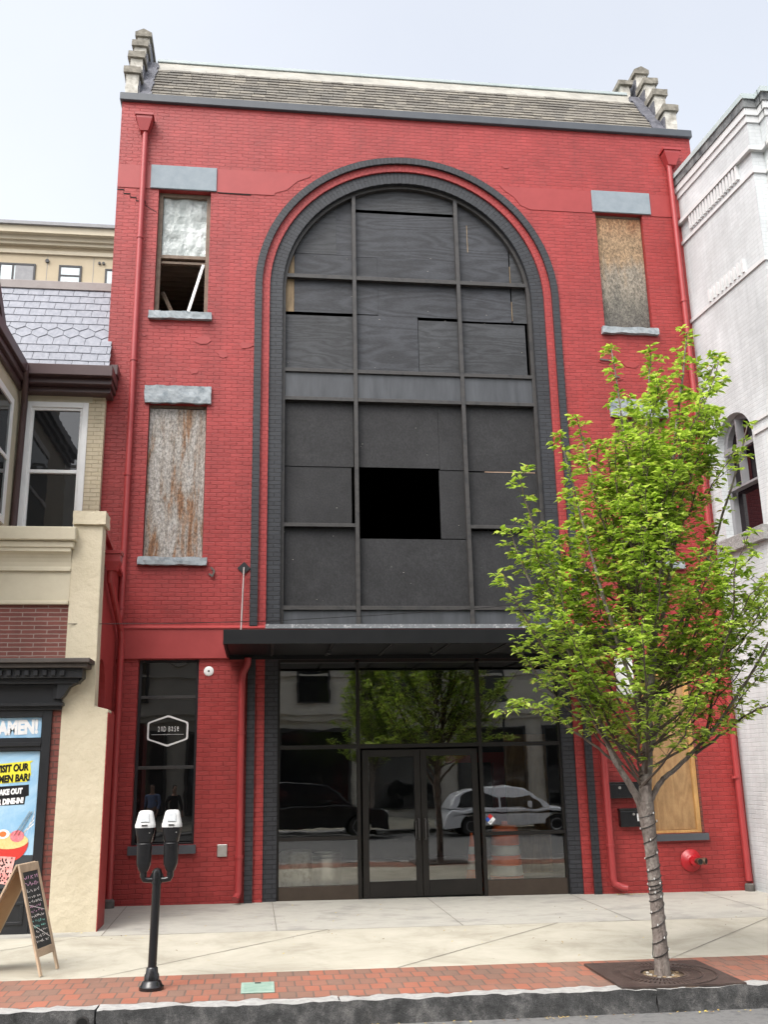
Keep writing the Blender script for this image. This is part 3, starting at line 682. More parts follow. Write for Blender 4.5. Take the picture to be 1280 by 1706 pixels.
board(m_osb, -1.335, -.045, 7.22, 8.46); board(m_osb, .02, 1.515, 7.222, 8.46); board(m_osb, 1.52, 1.975, 7.20, 8.46, .252); board(m_osb, 2.02, 3.33, 7.19, 8.46)
board(m_osb, -1.335, -.085, 6.12, 7.212, .262); board(m_osb, 1.505, 1.975, 5.925, 7.19, .262); board(m_osb, 2.02, 3.33, 6.11, 7.165, .256)
board(m_osb, -1.335, -.03, 4.66, 6.09, .25); board(m_osb, .035, 1.99, 4.66, 5.905, .25); board(m_osb, 2.02, 3.33, 4.66, 6.07)
board(m_ply2, -1.335, -.02, 9.0, 10.155); board(m_ply, .02, 1.195, 9.0, 10.20, .248); board(m_ply2, 1.205, 1.975, 9.0, 10.14, .256); board(m_ply2, 2.02, 3.27, 9.0, 10.12, .256)
board(m_ply, -1.12, -.02, 10.22, 11.42, .248); board(m_rawply, -1.335, -1.125, 10.22, 11.6, .252)
board(m_ply, .02, .45, 10.22, 11.40, .25); board(m_ply, .452, 1.975, 10.20, 11.405, .247); board(m_ply, 2.02, 3.02, 10.16, 13, .248); board(m_ply2, 3.045, 3.36, 10.16, 12.4, .252)
board(m_ply2, -1.1, -.33, 11.43, 13, .25); board(m_ply, -.328, -.02, 11.43, 13, .254); board(m_ply, .02, 1.975, 11.41, 12.36, .252); board(m_ply2, .02, 1.975, 12.42, 13.2, .24)
for x, z0, z1 in ((2.22, 11.62, 12.2), (3.032, 10.95, 11.35), (3.032, 10.2, 10.6)):
    MB().box(x - .004, x + .007, .243, .2475, z0, z1).build('torn_edge', m_rawply, AW)
MB().box(2.35, 3.3, .254, .258, 7.172, 7.184).build('exposed_edge', m_joist, AW)
mb = MB()
for k in range(46):
    x = random.uniform(-1.3, 3.3); z = random.uniform(4.7, 11.6); r = random.uniform(.003, .009)
    if .0 < x < 1.55 and 5.85 < z < 7.25: continue
    mb.box(x - r * random.uniform(.6, 2.2), x + r, .2445, .2465, z - r * .4, z + r * .4)
tag(mb.build('paint_flecks', M('flaked paint', (.34, .32, .29)), AW), kind='stuff')
for z0, z1 in ((8.50, 8.99), (4.39, 4.635)):
    for a, c in ((-1.30, -.036), (.036, 1.954), (2.026, 3.33)):
        MB().box(a, c, .19, .215, z0, z1).build('spandrel_panel', m_spandrel, AW)
MB().box(XC - 2.6, XC + 2.6, -.085, .3, 4.282, 4.352).build('sill_flashing', M('speckled flashing', (.16, .17, .18), (.60, .60, .60), 30, .5, lo=.55, hi=.7), AW)
# storefront
SY0, SY1 = .10, .22
mb = MB(); xl, xr = -1.375, 3.42
for x0, x1 in ((xl, xl + .055), (xr - .055, xr), (-.075, -.0), (2.02, 2.095)): pass
for a, c, z0, z1 in ((xl, xl + .05, 0, 3.79), (xr - .05, xr, 0, 3.79), (-.06, -.005, 0, 3.74), (1.985, 2.045, 0, 3.74)): mb.box(a, c, SY0, SY1, z0 - .06, z1)
for a, c in ((xl + .05, -.06), (-.005, 1.985), (2.045, xr - .05)):
    mb.box(a, c, SY0 + .003, SY1, 2.33, 2.395).box(a, c, SY0 + .003, SY1, 3.735, 3.79)
for a, c in ((xl + .05, -.06), (2.045, xr - .05)): mb.box(a, c, SY0 + .003, SY1, .91, .965)
SF = mb.build('storefront', m_bronze, BB, bevel=.004); SF['label'] = 'dark framed glass shopfront with a pair of doors'
for a, c in ((xl + .05, -.06), (2.045, xr - .05)): MB().box(a, c, SY0 + .006, SY1, -.06, .225).build('kick_panel', m_bronze2, SF, bevel=.004)
for a, c in ((xl + .05, -.06), (2.045, xr - .05)):
    for z0, z1 in ((.225, .91), (.965, 2.33)): MB().box(a, c, .155, .161, z0, z1).build('pane', m_glass, SF)
for a, c in ((xl + .05, -.06), (-.005, 1.985), (2.045, xr - .05)): MB().box(a, c, .155, .161, 2.395, 3.735).build('pane', m_glass, SF)
for d, (a, c) in enumerate(((.025, .985), (.993, 1.955))):
    mb = MB(); mb.box(a, a + .10, .12, .17, .02, 2.30).box(c - .10, c, .12, .17, .02, 2.30).box(a + .1, c - .1, .12, .17, 2.19, 2.30).box(a + .1, c - .1, .12, .17, .02, .26)
    D = mb.build('door', m_bronze, BB, bevel=.004)
    MB().box(a + .1, c - .1, .143, .149, .26, 2.19).build('pane', m_glass, D)
    hx = c - .05 if d == 0 else a + .05
    s_ = -1 if d == 0 else 1
    hb = MB(); hb.tube([(hx, .12, 1.20), (hx, .06, 1.20), (hx, .05, 1.18), (hx, .05, .90), (hx, .06, .88), (hx, .12, .88)], .011, 8)
    hb.tube([(hx + s_ * .035, .12, 1.17), (hx + s_ * .05, .07, 1.15), (hx + s_ * .05, .07, .92), (hx + s_ * .035, .12, .9)], .009, 8)
    hb.build('handle', m_frame, D, smooth=True)
MB().box(-1.6, 3.64, .0, .32, -.3, -.062).build('threshold', m_foundation, BB)
# canopy with tie rods
mb = MB(); cx0, cx1, cy = -2.20, 4.22, -1.90
mb.box(cx0, cx1, cy, cy + .04, 3.80, 4.01).box(cx0, cx0 + .04, cy + .04, -.08, 3.80, 4.01).box(cx1 - .04, cx1, cy + .04, -.08, 3.80, 4.01).box(cx0 + .04, cx1 - .04, cy + .04, -.08, 3.84, 3.95)
mb.box(cx0 + .04, cx1 - .04, -.08, -.057, 3.772, 4.0)
CN = mb.build('canopy', M('matte black canopy', (.0045, .005, .006), (.007, .0075, .0085), 3, .5, spec=.25), BB, bevel=.005)
mb = MB()
for x in (-1.5, -.6, .3, 1.2, 2.1, 3.0, 3.8): mb.box(x, x + .05, cy + .05, -.09, 3.82, 3.88)
split(mb, 'purlin', m_void, CN)
mb = MB()
for x in (-.6, 1.0, 2.6): mb.lathe([(.0, 0), (.035, .01), (.035, .05), (.012, .06), (.012, .1)], (x, -1.2, 3.72), 10)
split(mb, 'down_light', m_black, CN, smooth=True)
for x in (-1.95, 3.99):
    q = MB(); q.poly([(x, 5.20), (x + .11, 5.31), (x, 5.42), (x - .11, 5.31)], [], -.02, -.001)
    p = q.build('anchor_plate', m_black, CN)
    MB().tube([(x, -.02, 5.31), (x, -.06, 5.31), (x, -.10, 5.27), (x, cy + .25, 3.98)], .013, 8).build('tie_rod', m_steel, p, smooth=True)
# drain pipes
def pipe(pts, r=.052, bands=(), leader=None, boot=None):
    o = MB().tube(pts, r, 14).build('downpipe', m_redmetal, BB, smooth=True)
    if bands:
        mb = MB()
        for (x, y, z) in bands: mb.lathe([(r + .004, -.02), (r + .012, -.02), (r + .012, .02), (r + .004, .02)], (x, y, z), 14)
        split(mb, 'bracket', m_redmetal, o, smooth=True)
    if leader:
        x, y, z, hw, h = leader
        mb = MB()
        def sq(a, d, zz): return [(x - a, y - d, zz), (x + a, y - d, zz), (x + a, y + .09, zz), (x - a, y + .09, zz)]
        mb.loft([sq(hw * .42, .06, z - h), sq(hw * .85, .11, z - h * .30), sq(hw * .85, .11, z - h * .14)])
        mb.loft([sq(hw, .13, z - h * .14 + .002), sq(hw, .13, z)])
        mb.build('leader_head', m_redmetal, o)
    if boot: MB().lathe([(.07, 0), (.08, .01), (.078, .12), (.06, .14)], boot, 14).build('boot', m_foundation, o, smooth=True)
    return o
o = pipe([(-3.93, -.09, 13.62), (-3.93, -.09, 4.52), (-3.95, -.10, 4.40), (-4.02, -.10, 4.24), (-4.03, -.10, 4.16)], .05, [(-3.93, -.09, z) for z in (11.4, 9.0, 6.9, 4.62)], (-3.95, -.10, 13.94, .17, .34))
o['label'] = 'long red downpipe at the left end of the facade'
o = pipe([(6.36, -.09, 13.6), (6.37, -.09, 7.0), (6.40, -.09, .10)], .052, [(6.36, -.09, z) for z in (10.6, 8, 4.7, 1.75)], (6.40, -.10, 13.92, .19, .35), (6.40, -.09, -.08))
o['label'] = 'long red downpipe at the right end of the facade'
pipe([(-1.86, -.14, 3.79), (-1.86, -.14, 3.70), (-1.93, -.11, 3.55), (-1.945, -.11, 3.4), (-1.945, -.11, .24), (-1.95, -.12, .17), (-1.99, -.20, .11)], .055, [(-1.945, -.11, .72), (-1.945, -.11, 2.6)])
pipe([(4.0, -.14, 3.79), (4.0, -.14, 3.70), (4.05, -.11, 3.55), (4.06, -.11, 3.4), (4.07, -.11, .22), (4.09, -.12, .13), (4.20, -.17, .075), (4.27, -.20, .06)], .058, [(4.065, -.11, .72), (4.06, -.11, 2.6)])

# ------------------------------------------------------------------ small things fixed on the red facade
s = thing('window_sign', (-3.125, .13, 2.65), 'white hexagon outline sign with small lettering on the narrow dark window', 'sign')
def hexpts(hw, hh, hs, cx=-3.125, cz=2.657):
    base = [(-hw, hs), (0, hh), (hw, hs), (hw, -hs), (0, -hh), (-hw, -hs)]
    out = []
    for i in range(6):
        a, b_, c = Vector(base[i - 1]), Vector(base[i]), Vector(base[(i + 1) % 6])
        r = .03
        p = b_ + (a - b_).normalized() * r; q = b_ + (c - b_).normalized() * r
        for t in (0, .33, .66, 1): 
            m1 = p.lerp(b_, t); m2 = b_.lerp(q, t); v = m1.lerp(m2, t); out.append((cx + v.x, cz + v.y))
    return out
MB().poly(hexpts(.325, .25, .135), [hexpts(.297, .219, .121)], .141, .144).box(-3.38, -2.87, .1412, .1442, 2.598, 2.602).build('outline', m_white, s)
xx = -3.288
for ch, adv in (('2', .047), ('n', .046), ('D', .050), (' ', .024), ('B', .046), ('a', .045), ('S', .045), ('e', .04)):
    if ch != ' ': text('letter', ch, .115 * (1.36 if ch.islower() else 1.), m_white, s, xx + .02, .1415, 2.682 + (.018 if ch.islower() else 0), sx=.52 * (.76 if ch.islower() else 1.), bold=.0004, ext=.001)
    xx += adv
s = thing('hazard_sticker', (2.14, .15, 1.14), 'small red, blue and white diamond sticker on the shop glass', 'sticker')
for nm, m, dx, dz in (('red_quarter', m_stred, 0, .045), ('blue_quarter', m_blue, -.045, 0), ('white_quarter', m_white, 0, -.045), ('pale_quarter', m_postwhite, .045, 0)):
    cx, cz = 2.14 + dx, 1.16 + dz; q = .043
    MB().poly([(cx - q, cz), (cx, cz - q), (cx + q, cz), (cx, cz + q)], [], .1505, .1535).build(nm, m, s)
text('lettering', 'W', .05, m_ink, s, 2.14, .1495, 1.115, ext=.0006)
s = thing('wall_mailbox', (4.40, 0, 1.45), 'wide black wall mailbox with a round lock, rust above it', 'mailbox', 'mailboxes on the red wall')
MB().box(4.09, 4.71, -.13, -.002, 1.45, 1.68).build('body', m_gloss, s, bevel=.012, seg=2)
MB().box(4.08, 4.72, -.145, -.002, 1.682, 1.71).build('lid', m_gloss, s, bevel=.008)
MB().lathe([(.024, -.138), (.024, -.131)], (4.29, 0, 1.62), 14, 'y').build('lock', m_steel, s)
s = thing('wall_mailbox', (4.48, 0, .99), 'smaller black wall mailbox with a white square sticker', 'mailbox', 'mailboxes on the red wall')
MB().box(4.27, 4.69, -.12, -.002, .995, 1.25).build('body', m_gloss, s, bevel=.012, seg=2)
MB().box(4.26, 4.70, -.135, -.002, 1.252, 1.29).build('lid', m_gloss, s, bevel=.01)
MB().lathe([(.02, -.128), (.02, -.121)], (4.50, 0, 1.195), 14, 'y').build('lock', m_steel, s)
st_ = MB().box(4.555, 4.665, -.1235, -.1205, 1.085, 1.205).build('sticker', m_white, s)
text('letter', 'b', .075, m_ink, st_, 4.61, -.1245, 1.155, ext=.0006, bold=.002)
MB().box(4.57, 4.65, -.1245, -.1236, 1.098, 1.108).build('sticker_line', m_ink, st_)
s = thing('fire_hose_connection', (5.48, 0, .44), 'red round fire hose connection with two brass outlets on the wall', 'fire connection')
MB().lathe([(.175, -.001), (.178, -.02), (.165, -.035), (.12, -.05), (.10, -.08), (.075, -.10), (.07, -.16), (.0, -.17)], (5.46, 0, .44), 32, 'y').build('flange', m_firered, s, smooth=True)
for q, (dx, dy) in enumerate(((.03, -.22), (.16, -.19))):
    a = Vector((5.48 + dx * .3, -.12, .44)); d = Vector((dx, dy, .0)).normalized()
    p = MB().tube([a, a + d * .10, a + d * .105, a + d * .15], [.043, .043, .055, .055], 18).build('outlet', m_brass, s, smooth=True)
    MB().tube([a + d * .148, a + d * .152], [.042, .042], 18).build('opening', m_void, p)
s = thing('wall_lamp_sensor', (4.47, 0, 2.25), 'tiny black sensor knob on the red wall above the mailboxes', 'sensor')
MB().lathe([(.06, -.001), (.06, -.02), (.035, -.03), (.035, -.09), (.0, -.10)], (4.47, 0, 2.25), 16, 'y').build('housing', m_gloss, s, smooth=True)
MB().lathe([(.0, -.02), (.04, -.01), (.045, .03), (.0, .05)], (4.47, -.10, 2.24), 12).build('eye', m_gloss, s, smooth=True)
o = MB().box(4.42, 4.74, -.02, -.001, 3.10, 3.79).build('wall_placard', m_white, None, bevel=.004, base=(4.58, 0, 3.1)); tag(o, 'blank white board on the red wall, half hidden by leaves', 'board')
s = thing('round_wall_plate', (-2.49, 0, 3.594), 'chipped white round plate on the red wall right of the narrow window', 'plate')
MB().lathe([(.078, -.001), (.08, -.01), (.07, -.018), (.02, -.02)], (-2.49, 0, 3.594), 24, 'y').build('plate', m_white, s, smooth=True)
MB().lathe([(.016, -.019), (.016, -.022)], (-2.49, 0, 3.594), 12, 'y').build('hole', m_void, s)
s = thing('outlet_cover', (-2.207, 0, .81), 'square stainless outlet cover low on the red wall', 'outlet cover')
MB().box(-2.285, -2.13, -.03, -.001, .72, .905).build('cover', m_steel, s, bevel=.008, seg=2)
MB().lathe([(.012, -.031), (.012, -.035)], (-2.21, 0, .875), 10, 'y').build('screw', m_whitemetal, s)
o = MB().tube([(-4.318, -2.33, 4.031), (-3.0, -1.95, 4.09), (-1.411, -1.5, 4.20), (.2, -1.02, 4.36), (1.726, -.6, 4.52), (3.2, -.2, 4.72)], .005, 6).build('overhead_cable', m_cable, None, base=(-4.318, -2.33, 4.031)); tag(o, 'thin cable strung across the red facade above the canopy', 'cable')

# ------------------------------------------------------------------ things inside the shop
s = thing('traffic_barrel', (2.50, .66, 0), 'orange and white striped traffic barrel behind the shop glass', 'traffic barrel')
prof = [(.29, 0), (.30, .04), (.285, .07)]
MB().lathe([(.33, 0), (.33, .05), (.28, .06)], (2.50, .66, .006), 28).build('base', m_tyre, s, smooth=True)
zz = [.06, .24, .40, .56, .72, .88, 1.0]
for k in range(6):
    r0, r1 = .285 - .012 * k, .285 - .012 * (k + 1) + .004
    MB().lathe([(r0 - .01, zz[k]), (r0, zz[k] + .012), (r1, zz[k + 1] - .012), (r1 - .01, zz[k + 1])], (2.50, .66, 0), 28).build('band', m_reflective if k in (1, 3) else m_orange, s, smooth=True)
MB().lathe([(.2, 1.0), (.19, 1.03), (.06, 1.04), (.05, 1.10), (.0, 1.10)], (2.50, .66, 0), 20).build('handle', m_orange, s, smooth=True)
s = thing('traffic_cone', (1.94, .75, 0), 'slim orange traffic cone with two white bands inside the shop', 'traffic cone')
MB().box(1.76, 2.12, .57, .93, .006, .04).build('base', m_orange, s, bevel=.01)
def cr(z): return .135 - .115 * (z - .04) / .88
for z0, z1, m, nm in ((.04, .34, m_orange, 'cone_body'), (.34, .48, m_reflective, 'band'), (.48, .58, m_orange, 'cone_body'), (.58, .70, m_reflective, 'band'), (.70, .92, m_orange, 'cone_body')):
    MB().lathe([(cr(z0), z0), (cr(z1), z1)], (1.94, .75, 0), 20).build(nm, m, s, smooth=True)
s = thing('metal_bin', (-.52, .72, 0), 'shiny metal bin standing inside the left shop window', 'bin')
MB().lathe([(.24, .006), (.24, .66), (.22, .68), (.22, .64), (.0, .62)], (-.52, .72, 0), 28).build('drum', m_steel, s, smooth=True)
MB().lathe([(.245, .60), (.255, .62), (.245, .64)], (-.52, .72, 0), 28).build('hoop', m_steel, s, smooth=True)
s = thing('concrete_drum', (-1.02, .95, 0), 'pale grey drum beside the metal bin inside the shop', 'drum')
MB().lathe([(.26, .006), (.28, .1), (.28, .66), (.24, .70), (.0, .70)], (-1.02, .95, 0), 24).build('drum', m_stone, s, smooth=True)
PXA, PXB = 3.18, 3.54
s = thing('red_portal', (2.6, 4.2, 0), 'red painted steel portal standing deep inside the shop', 'portal')
MB().box(PXA, PXB, 4.1, 4.3, .01, 2.28).build('post', m_redmetal, s); MB().box(PXA - 1.0, PXA, 4.1, 4.3, 2.08, 2.28).build('beam', m_redmetal, s)
o = MB().box(3.15, 4.0, 3.0, 3.05, .01, 2.6).build('plywood_sheet', m_freshply, None, base=(3.5, 3.0, 0)); tag(o, 'brown plywood sheet standing inside the right shop window', 'plywood sheet')

# ------------------------------------------------------------------ cream corner shop, left
CB = thing('shop_building', (-5.6, -2.3, 0), 'cream stucco shop building with slate mansard roof and black shopfront', 'building')
FY = -2.3
MB().box(-9, -4.335, FY + .06, -.02, -.3, 5.15).poly(rect(-9, -4.36, 5.152, 8.45), [rect(-5.64, -4.65, 5.74, 8.12)], -.15, -.012).box(-9, -4.42, -.012, 3.4, -.3, 8.2).build('wall', m_creambrick, CB)
mb = MB(); 
def grid_wall(mb, pts, y0, y1): mb.poly(pts, [], y0, y1)
edge = [(-4.335, -.3)] + [(-3.72, -.3), (-3.715, 2.86), (-3.905, 2.91), (-3.912, 3.6), (-3.918, 4.5), (-3.925, 5.46), (-4.335, 5.46)]
mb.poly(edge, [], FY, FY + .30)
PIL = mb.build('pilaster', m_cream, CB, bevel=.015, seg=2)
MB().rock(-4.345, -3.885, FY - .05, FY + .36, 5.462, 5.655, .06, .010, 2).build('cap', m_cream, PIL, smooth=True)
# red painted side wing with arched niche and sloping top
mb = MB()
wy = [(-2.0, 2.9), (0.0, 2.9), (0.0, 4.95), (-.05, 5.12), (-2.0, 5.42)]
ar = [(-2.0 + .02, 2.88)]
nich = [(-1.82, 2.93)] + [(-1.38 + .44 * math.cos(math.pi - math.pi * i / 16), 3.15 + .50 * math.sin(math.pi - math.pi * i / 16)) for i in range(17)] + [(-.94, 2.93)]
mb.poly(wy, [nich], -4.20, -3.985, 'yz')
WG = mb.build('side_wing', m_redsmooth, CB); WG['label'] = 'red painted side wing with an arched niche'
MB().box(-4.30, -4.205, -2.0, 0, 2.9, 4.9).build('niche_back', m_redbrick, WG)
q = [(-4.18, -2.02, 5.43), (-3.92, -2.02, 5.43), (-3.92, .0, 5.115), (-4.18, .0, 5.115)]
MB().hexa(q, [(a, b_, c + .06) for a, b_, c in q]).build('coping', m_redmetal, WG)
MB().box(-4.0, -3.722, -2.0, -1.70, -.3, 2.86).box(-4.3, -3.985, -1.70, 0, -.3, 2.9).build('lower_wing', m_redbrick, WG)
MB().box(-3.7225, -3.712, -2.3, -1.70, -.3, 2.82).build('side_face', m_redsmooth, WG)
mb = MB()
def sq(a, d, zz, x=-3.87, y=-1.60): return [(x - a, y - d, zz), (x + a, y - d, zz), (x + a, y + d, zz), (x - a, y + d, zz)]
mb.loft([sq(.07, .07, 4.93), sq(.125, .12, 5.06), sq(.125, .12, 5.17)]); mb.loft([sq(.14, .14, 5.172), sq(.14, .14, 5.22)])
LH = mb.build('leader_head', m_redmetal, WG)
MB().tube([(-3.90, -1.60, 4.95), (-3.90, -1.55, 4.80), (-3.90, -.25, 4.25), (-3.885, -.17, 4.1), (-3.88, -.16, .15)], .05, 12).build('downpipe', m_redmetal, WG, smooth=True)
MB().lathe([(.09, 0), (.09, .12), (.06, .15)], (-3.88, -.16, .03), 14).build('boot', m_foundation, WG, smooth=True)
# ledge, cove, frieze, brick panel
mb = MB(); mb.box(-9, -4.27, FY - .16, FY + .06, 5.20, 5.395); mb.box(-9, -4.30, FY - .11, FY + .06, 5.10, 5.197)
LG = mb.build('ledge', m_creamsm, CB, bevel=.012)
prof = [(FY + .06, 5.098), (FY - .09, 5.098), (FY - .09, 5.06)] + [(FY - .09 + .10 * math.sin(t * math.pi / 2), 5.05 - .20 * (1 - math.cos(t * math.pi / 2))) for t in (0, .2, .4, .6, .8, 1)] + [(FY + .005, 4.82), (FY - .02, 4.82), (FY - .02, 4.785), (FY + .06, 4.785)]
MB().poly(prof, [], -9, -4.337, 'yz').build('cove_moulding', m_creamsm, LG)
MB().box(-9, -4.338, FY + .02, FY + .06, 4.36, 4.784).build('frieze', m_creamsm, LG)
MB().box(-9, -4.337, FY - .03, FY + .06, 4.305, 4.358).build('bead', m_creamsm, LG, bevel=.01)
MB().box(-9, -4.337, FY + .03, FY + .06, 3.55, 4.304).build('brick_panel', m_brick, CB)
# black shop cornice
mb = MB()
mb.box(-9, -3.93, FY - .42, FY + .02, 3.46, 3.52).box(-9, -3.97, FY - .36, FY + .02, 3.40, 3.459)
CO = mb.build('shop_cornice', M('brown grey cornice top', (.045, .036, .032), (.07, .058, .05), 4, .6), CB, bevel=.008)
mb = MB(); mb.box(-9, -4.04, FY - .28, FY, 3.27, 3.40).box(-9, -4.10, FY - .20, FY, 3.20, 3.269).box(-9, -4.335, FY - .06, FY + .02, 2.86, 3.2).box(-9, -4.30, FY - .12, FY, 2.91, 2.955)
mb.poly([(-4.05, 3.27), (-4.10, 3.22), (-4.22, 3.16), (-4.28, 3.05), (-4.33, 3.0), (-4.38, 3.0), (-4.38, 3.27)], [], FY - .17, FY - .002)
mb.box(-4.44, -4.36, FY - .10, FY - .061, 3.0, 3.17)
for k in range(24): mb.box(-4.33 - k * .115, -4.27 - k * .115, FY - .32, FY - .281, 3.30, 3.37)
mb.build('bracket_frieze', m_black, CO, bevel=.004)
# shopfront
mb = MB(); mb.box(-4.57, -4.45, FY - .03, FY + .05, .0, 2.86).box(-9, -4.57, FY - .03, FY + .05, 2.77, 2.86).box(-9, -4.57, FY - .025, FY + .05, 2.33, 2.49).box(-9, -4.57, FY - .04, FY + .05, -.05, .57)
mb.box(-5.2, -4.64, FY - .055, FY - .041, .16, .20).box(-5.2, -4.64, FY - .055, FY - .041, .40, .44).box(-4.68, -4.64, FY - .055, FY - .041, .2, .40)
mb.box(-9, -4.57, FY - .05, FY + .0, 2.385, 2.44)
SH = mb.build('shopfront', m_black, CB, bevel=.005)
MB().box(-9, -4.57, FY + .035, FY + .05, .57, 2.33).box(-9, -4.57, FY + .035, FY + .05, 2.49, 2.77).build('pane', m_glassd, SH)
MB().box(-4.449, -4.336, FY + .01, FY + .06, -.2, 2.90).build('brick_pier', m_brick2, CB)
# upper storey, set back flush with the red facade
UY = -.15
w = frame((-5.66, -4.63, 5.72, 8.14), UY - .03, UY + .10, .095, m_white, CB); w['label'] = 'white framed sash window of the cream building'
mb = MB(); mb.box(-5.565, -5.525, UY, UY + .09, 5.78, 8.045).box(-4.765, -4.725, UY, UY + .09, 5.78, 8.045).box(-5.525, -4.765, UY, UY + .09, 8.0, 8.045).box(-5.525, -4.765, UY, UY + .09, 5.78, 5.82).box(-5.525, -4.765, UY - .006, UY + .09, 6.88, 6.94)
mb.build('sash', m_white, w, bevel=.004)
MB().box(-5.525, -4.765, UY + .05, UY + .056, 5.82, 6.88).box(-5.525, -4.765, UY + .04, UY + .046, 6.94, 8.0).build('pane', m_glassd, w)
MB().box(-5.72, -4.57, UY - .018, UY + .01, 8.142, 8.33).build('lintel', m_creamsm, CB)
mb = MB()
mb.box(-5.70, -4.19, UY - .50, UY + .14, 8.45, 8.64).box(-5.70, -4.215, UY - .37, UY + .14, 8.345, 8.448).box(-5.70, -4.25, UY - .22, UY + .14, 8.25, 8.343).box(-4.36, -4.17, UY - .1, UY + .14, 8.642, 8.83)
mb.box(-5.75, -5.56, -4.2, UY - .50, 8.45, 8.64).box(-5.75, -5.62, -4.2, UY - .37, 8.345, 8.448).box(-5.75, -5.68, -4.2, UY - .22, 8.25, 8.343)
mb.build('gutter', m_maroon, CB, bevel=.008)
MB().box(-7.6, -5.75, -4.0, UY + .05, 5.40, 8.45).build('bay', m_creamsm, CB)
mb = MB(); mb.box(-5.75, -5.71, -2.3, -.72, 5.85, 5.96).box(-5.75, -5.71, -2.3, -.72, 7.84, 7.95).box(-5.75, -5.71, -.83, -.72, 5.96, 7.84).box(-5.75, -5.715, -2.3, -.83, 6.88, 6.94)
w2 = mb.build('window', m_white, CB); MB().box(-5.75, -5.735, -2.3, -.83, 5.96, 7.84).build('pane', m_glassd, w2)
MB().tube([(-5.60, UY - .52, 8.60), (-5.585, UY - .54, 8.50), (-5.63, UY - .30, 8.24), (-5.665, UY - .12, 8.05), (-5.69, UY - .10, 5.42)], .055, 12).build('downpipe', m_maroon, CB, smooth=True)
mb = MB(); S0 = Vector((0, UY - .24, 8.66)); S1 = Vector((0, .80, 10.74)); sv = S1 - S0; Ls = sv.length; sv.normalize(); sn = Vector((0, -sv.z, sv.y))
nr = 11; ex = Ls / nr
def slate(cx, r, wd, shape, xmax):
    a = r * ex; lift = .014
    x0, x1 = cx - wd / 2 + .004, cx + wd / 2 - .004
    cut = x1 > xmax; x1 = min(x1, xmax)
    if x1 - x0 < .03: return
    mid = min(cx, x1)
    if shape == 'hex': pts = [(x0, a + ex * .40), (mid, a - ex * .06)] + ([(x1, a + ex * .40)] if x1 > mid + .01 else []) + [(x1, a + ex * 1.45), (x0, a + ex * 1.45)]
    else: pts = [(x0, a), (x1, a), (x1, a + ex * (1.12 if r != 3 else 1.5)), (x0, a + ex * (1.12 if r != 3 else 1.5))]
    jit = random.uniform(-.006, .006); vs = []
    for t in (0, .010):
        for (x, s_) in pts:
            p = S0 + sv * (s_ + jit) + sn * (lift * (1 - (s_ - a) / (ex * 1.2)) + t); vs.append((x, p.y, p.z))
    n = len(pts)
    mb.add(vs, [tuple(range(n)), tuple(range(2 * n - 1, n - 1, -1))] + [(i, (i + 1) % n, n + (i + 1) % n, n + i) for i in range(n)])
for r in range(nr):
    for k in range(11): slate(-6.95 + k * .27 + (.135 if r % 2 else 0), r, .27, 'hex' if r in (4, 5) else 'rect', -4.30 - .13 * r / nr)
SR = mb.build('roof', m_slate, CB)
q = [(-9, S0.y + .03, S0.z), (-4.42, S0.y + .03, S0.z), (-4.45, S1.y + .03, S1.z - .02), (-9, S1.y + .03, S1.z - .02)]
MB().hexa(q, [(-9, 3.4, 8.2), (-4.42, 3.4, 8.2), (-4.45, 3.4, 10.7), (-9, 3.4, 10.7)]).build('roof_deck', m_maroon, SR)
MB().box(-9, -4.42, S1.y - .05, 3.4, S1.z - .01, S1.z + .16).build('ridge', M('grey metal ridge', (.22, .19, .18), (.27, .24, .23), 3, .5), SR, bevel=.01)
DM = MB().poly([(-3.6, 8.45), (-1.30, 8.45), (-1.30, 8.85), (-2.2, 9.75), (-2.2, 10.6), (-3.6, 10.6)], [], -7.4, -5.86, 'yz').build('dormer', m_creamsm, CB)
MB().poly([(-2.55, 9.85), (-1.10, 8.62), (-1.10, 8.84), (-2.55, 10.08)], [], -7.4, -5.78, 'yz').build('dormer_eave', m_maroon, DM)
# poster things in the shop window
PO = thing('window_poster', (-5.2, FY + .03, .6), 'blue food poster with yellow and black slogans in the shop window', 'poster')
PY = FY + .028
MB().box(-6.2, -4.585, PY, PY + .004, .74, 2.32).build('sheet', m_skyblue, PO)
MB().box(-6.2, -4.585, PY - .003, PY - .0005, .60, 1.0).build('counter', m_postgrey, PO)
def quad(pts, y): return MB().poly(pts, [], y, y + .002)
quad([(-5.9, 1.86), (-4.72, 1.93), (-4.68, 2.02), (-4.70, 2.165), (-4.66, 2.20), (-5.9, 2.09)], PY - .004).build('slogan_panel', m_yellow, PO)
quad([(-5.9, 1.60), (-4.74, 1.64), (-4.73, 1.74), (-4.69, 1.75), (-4.70, 1.89), (-5.9, 1.83)], PY - .004).build('slogan_panel', m_ink, PO)
for t, x, z, sz, m, sh in (('VISIT OUR', -4.745, 2.115, .125, m_ink, .12), ('RAMEN BAR!', -4.715, 1.985, .125, m_ink, .12), ('TAKE OUT', -4.80, 1.81, .095, m_postwhite, .12), ('OR DINE-IN!', -4.775, 1.69, .095, m_postwhite, .12)):
    text('lettering', t, sz, m, PO, x + .02, PY - .006, z, 'RIGHT', .72, R(4), .001, sh, .0065)
mb = MB(); c = (-4.90, 1.16)
for k in range(5): MB().poly([(-4.66 - k * .09, 1.02), (-4.60, 1.58 - k * .05), (-4.60, 1.60 - k * .05)], [], PY - .0015, PY - .0004).build('sun_ray', m_postwhite, PO)
for k in (0, 1): MB().bar((-4.84 + k * .05, PY - .012, 1.25), (-4.66 + k * .03, PY - .012, 1.55), .012, .002).build('chopstick', m_tanboard, PO)
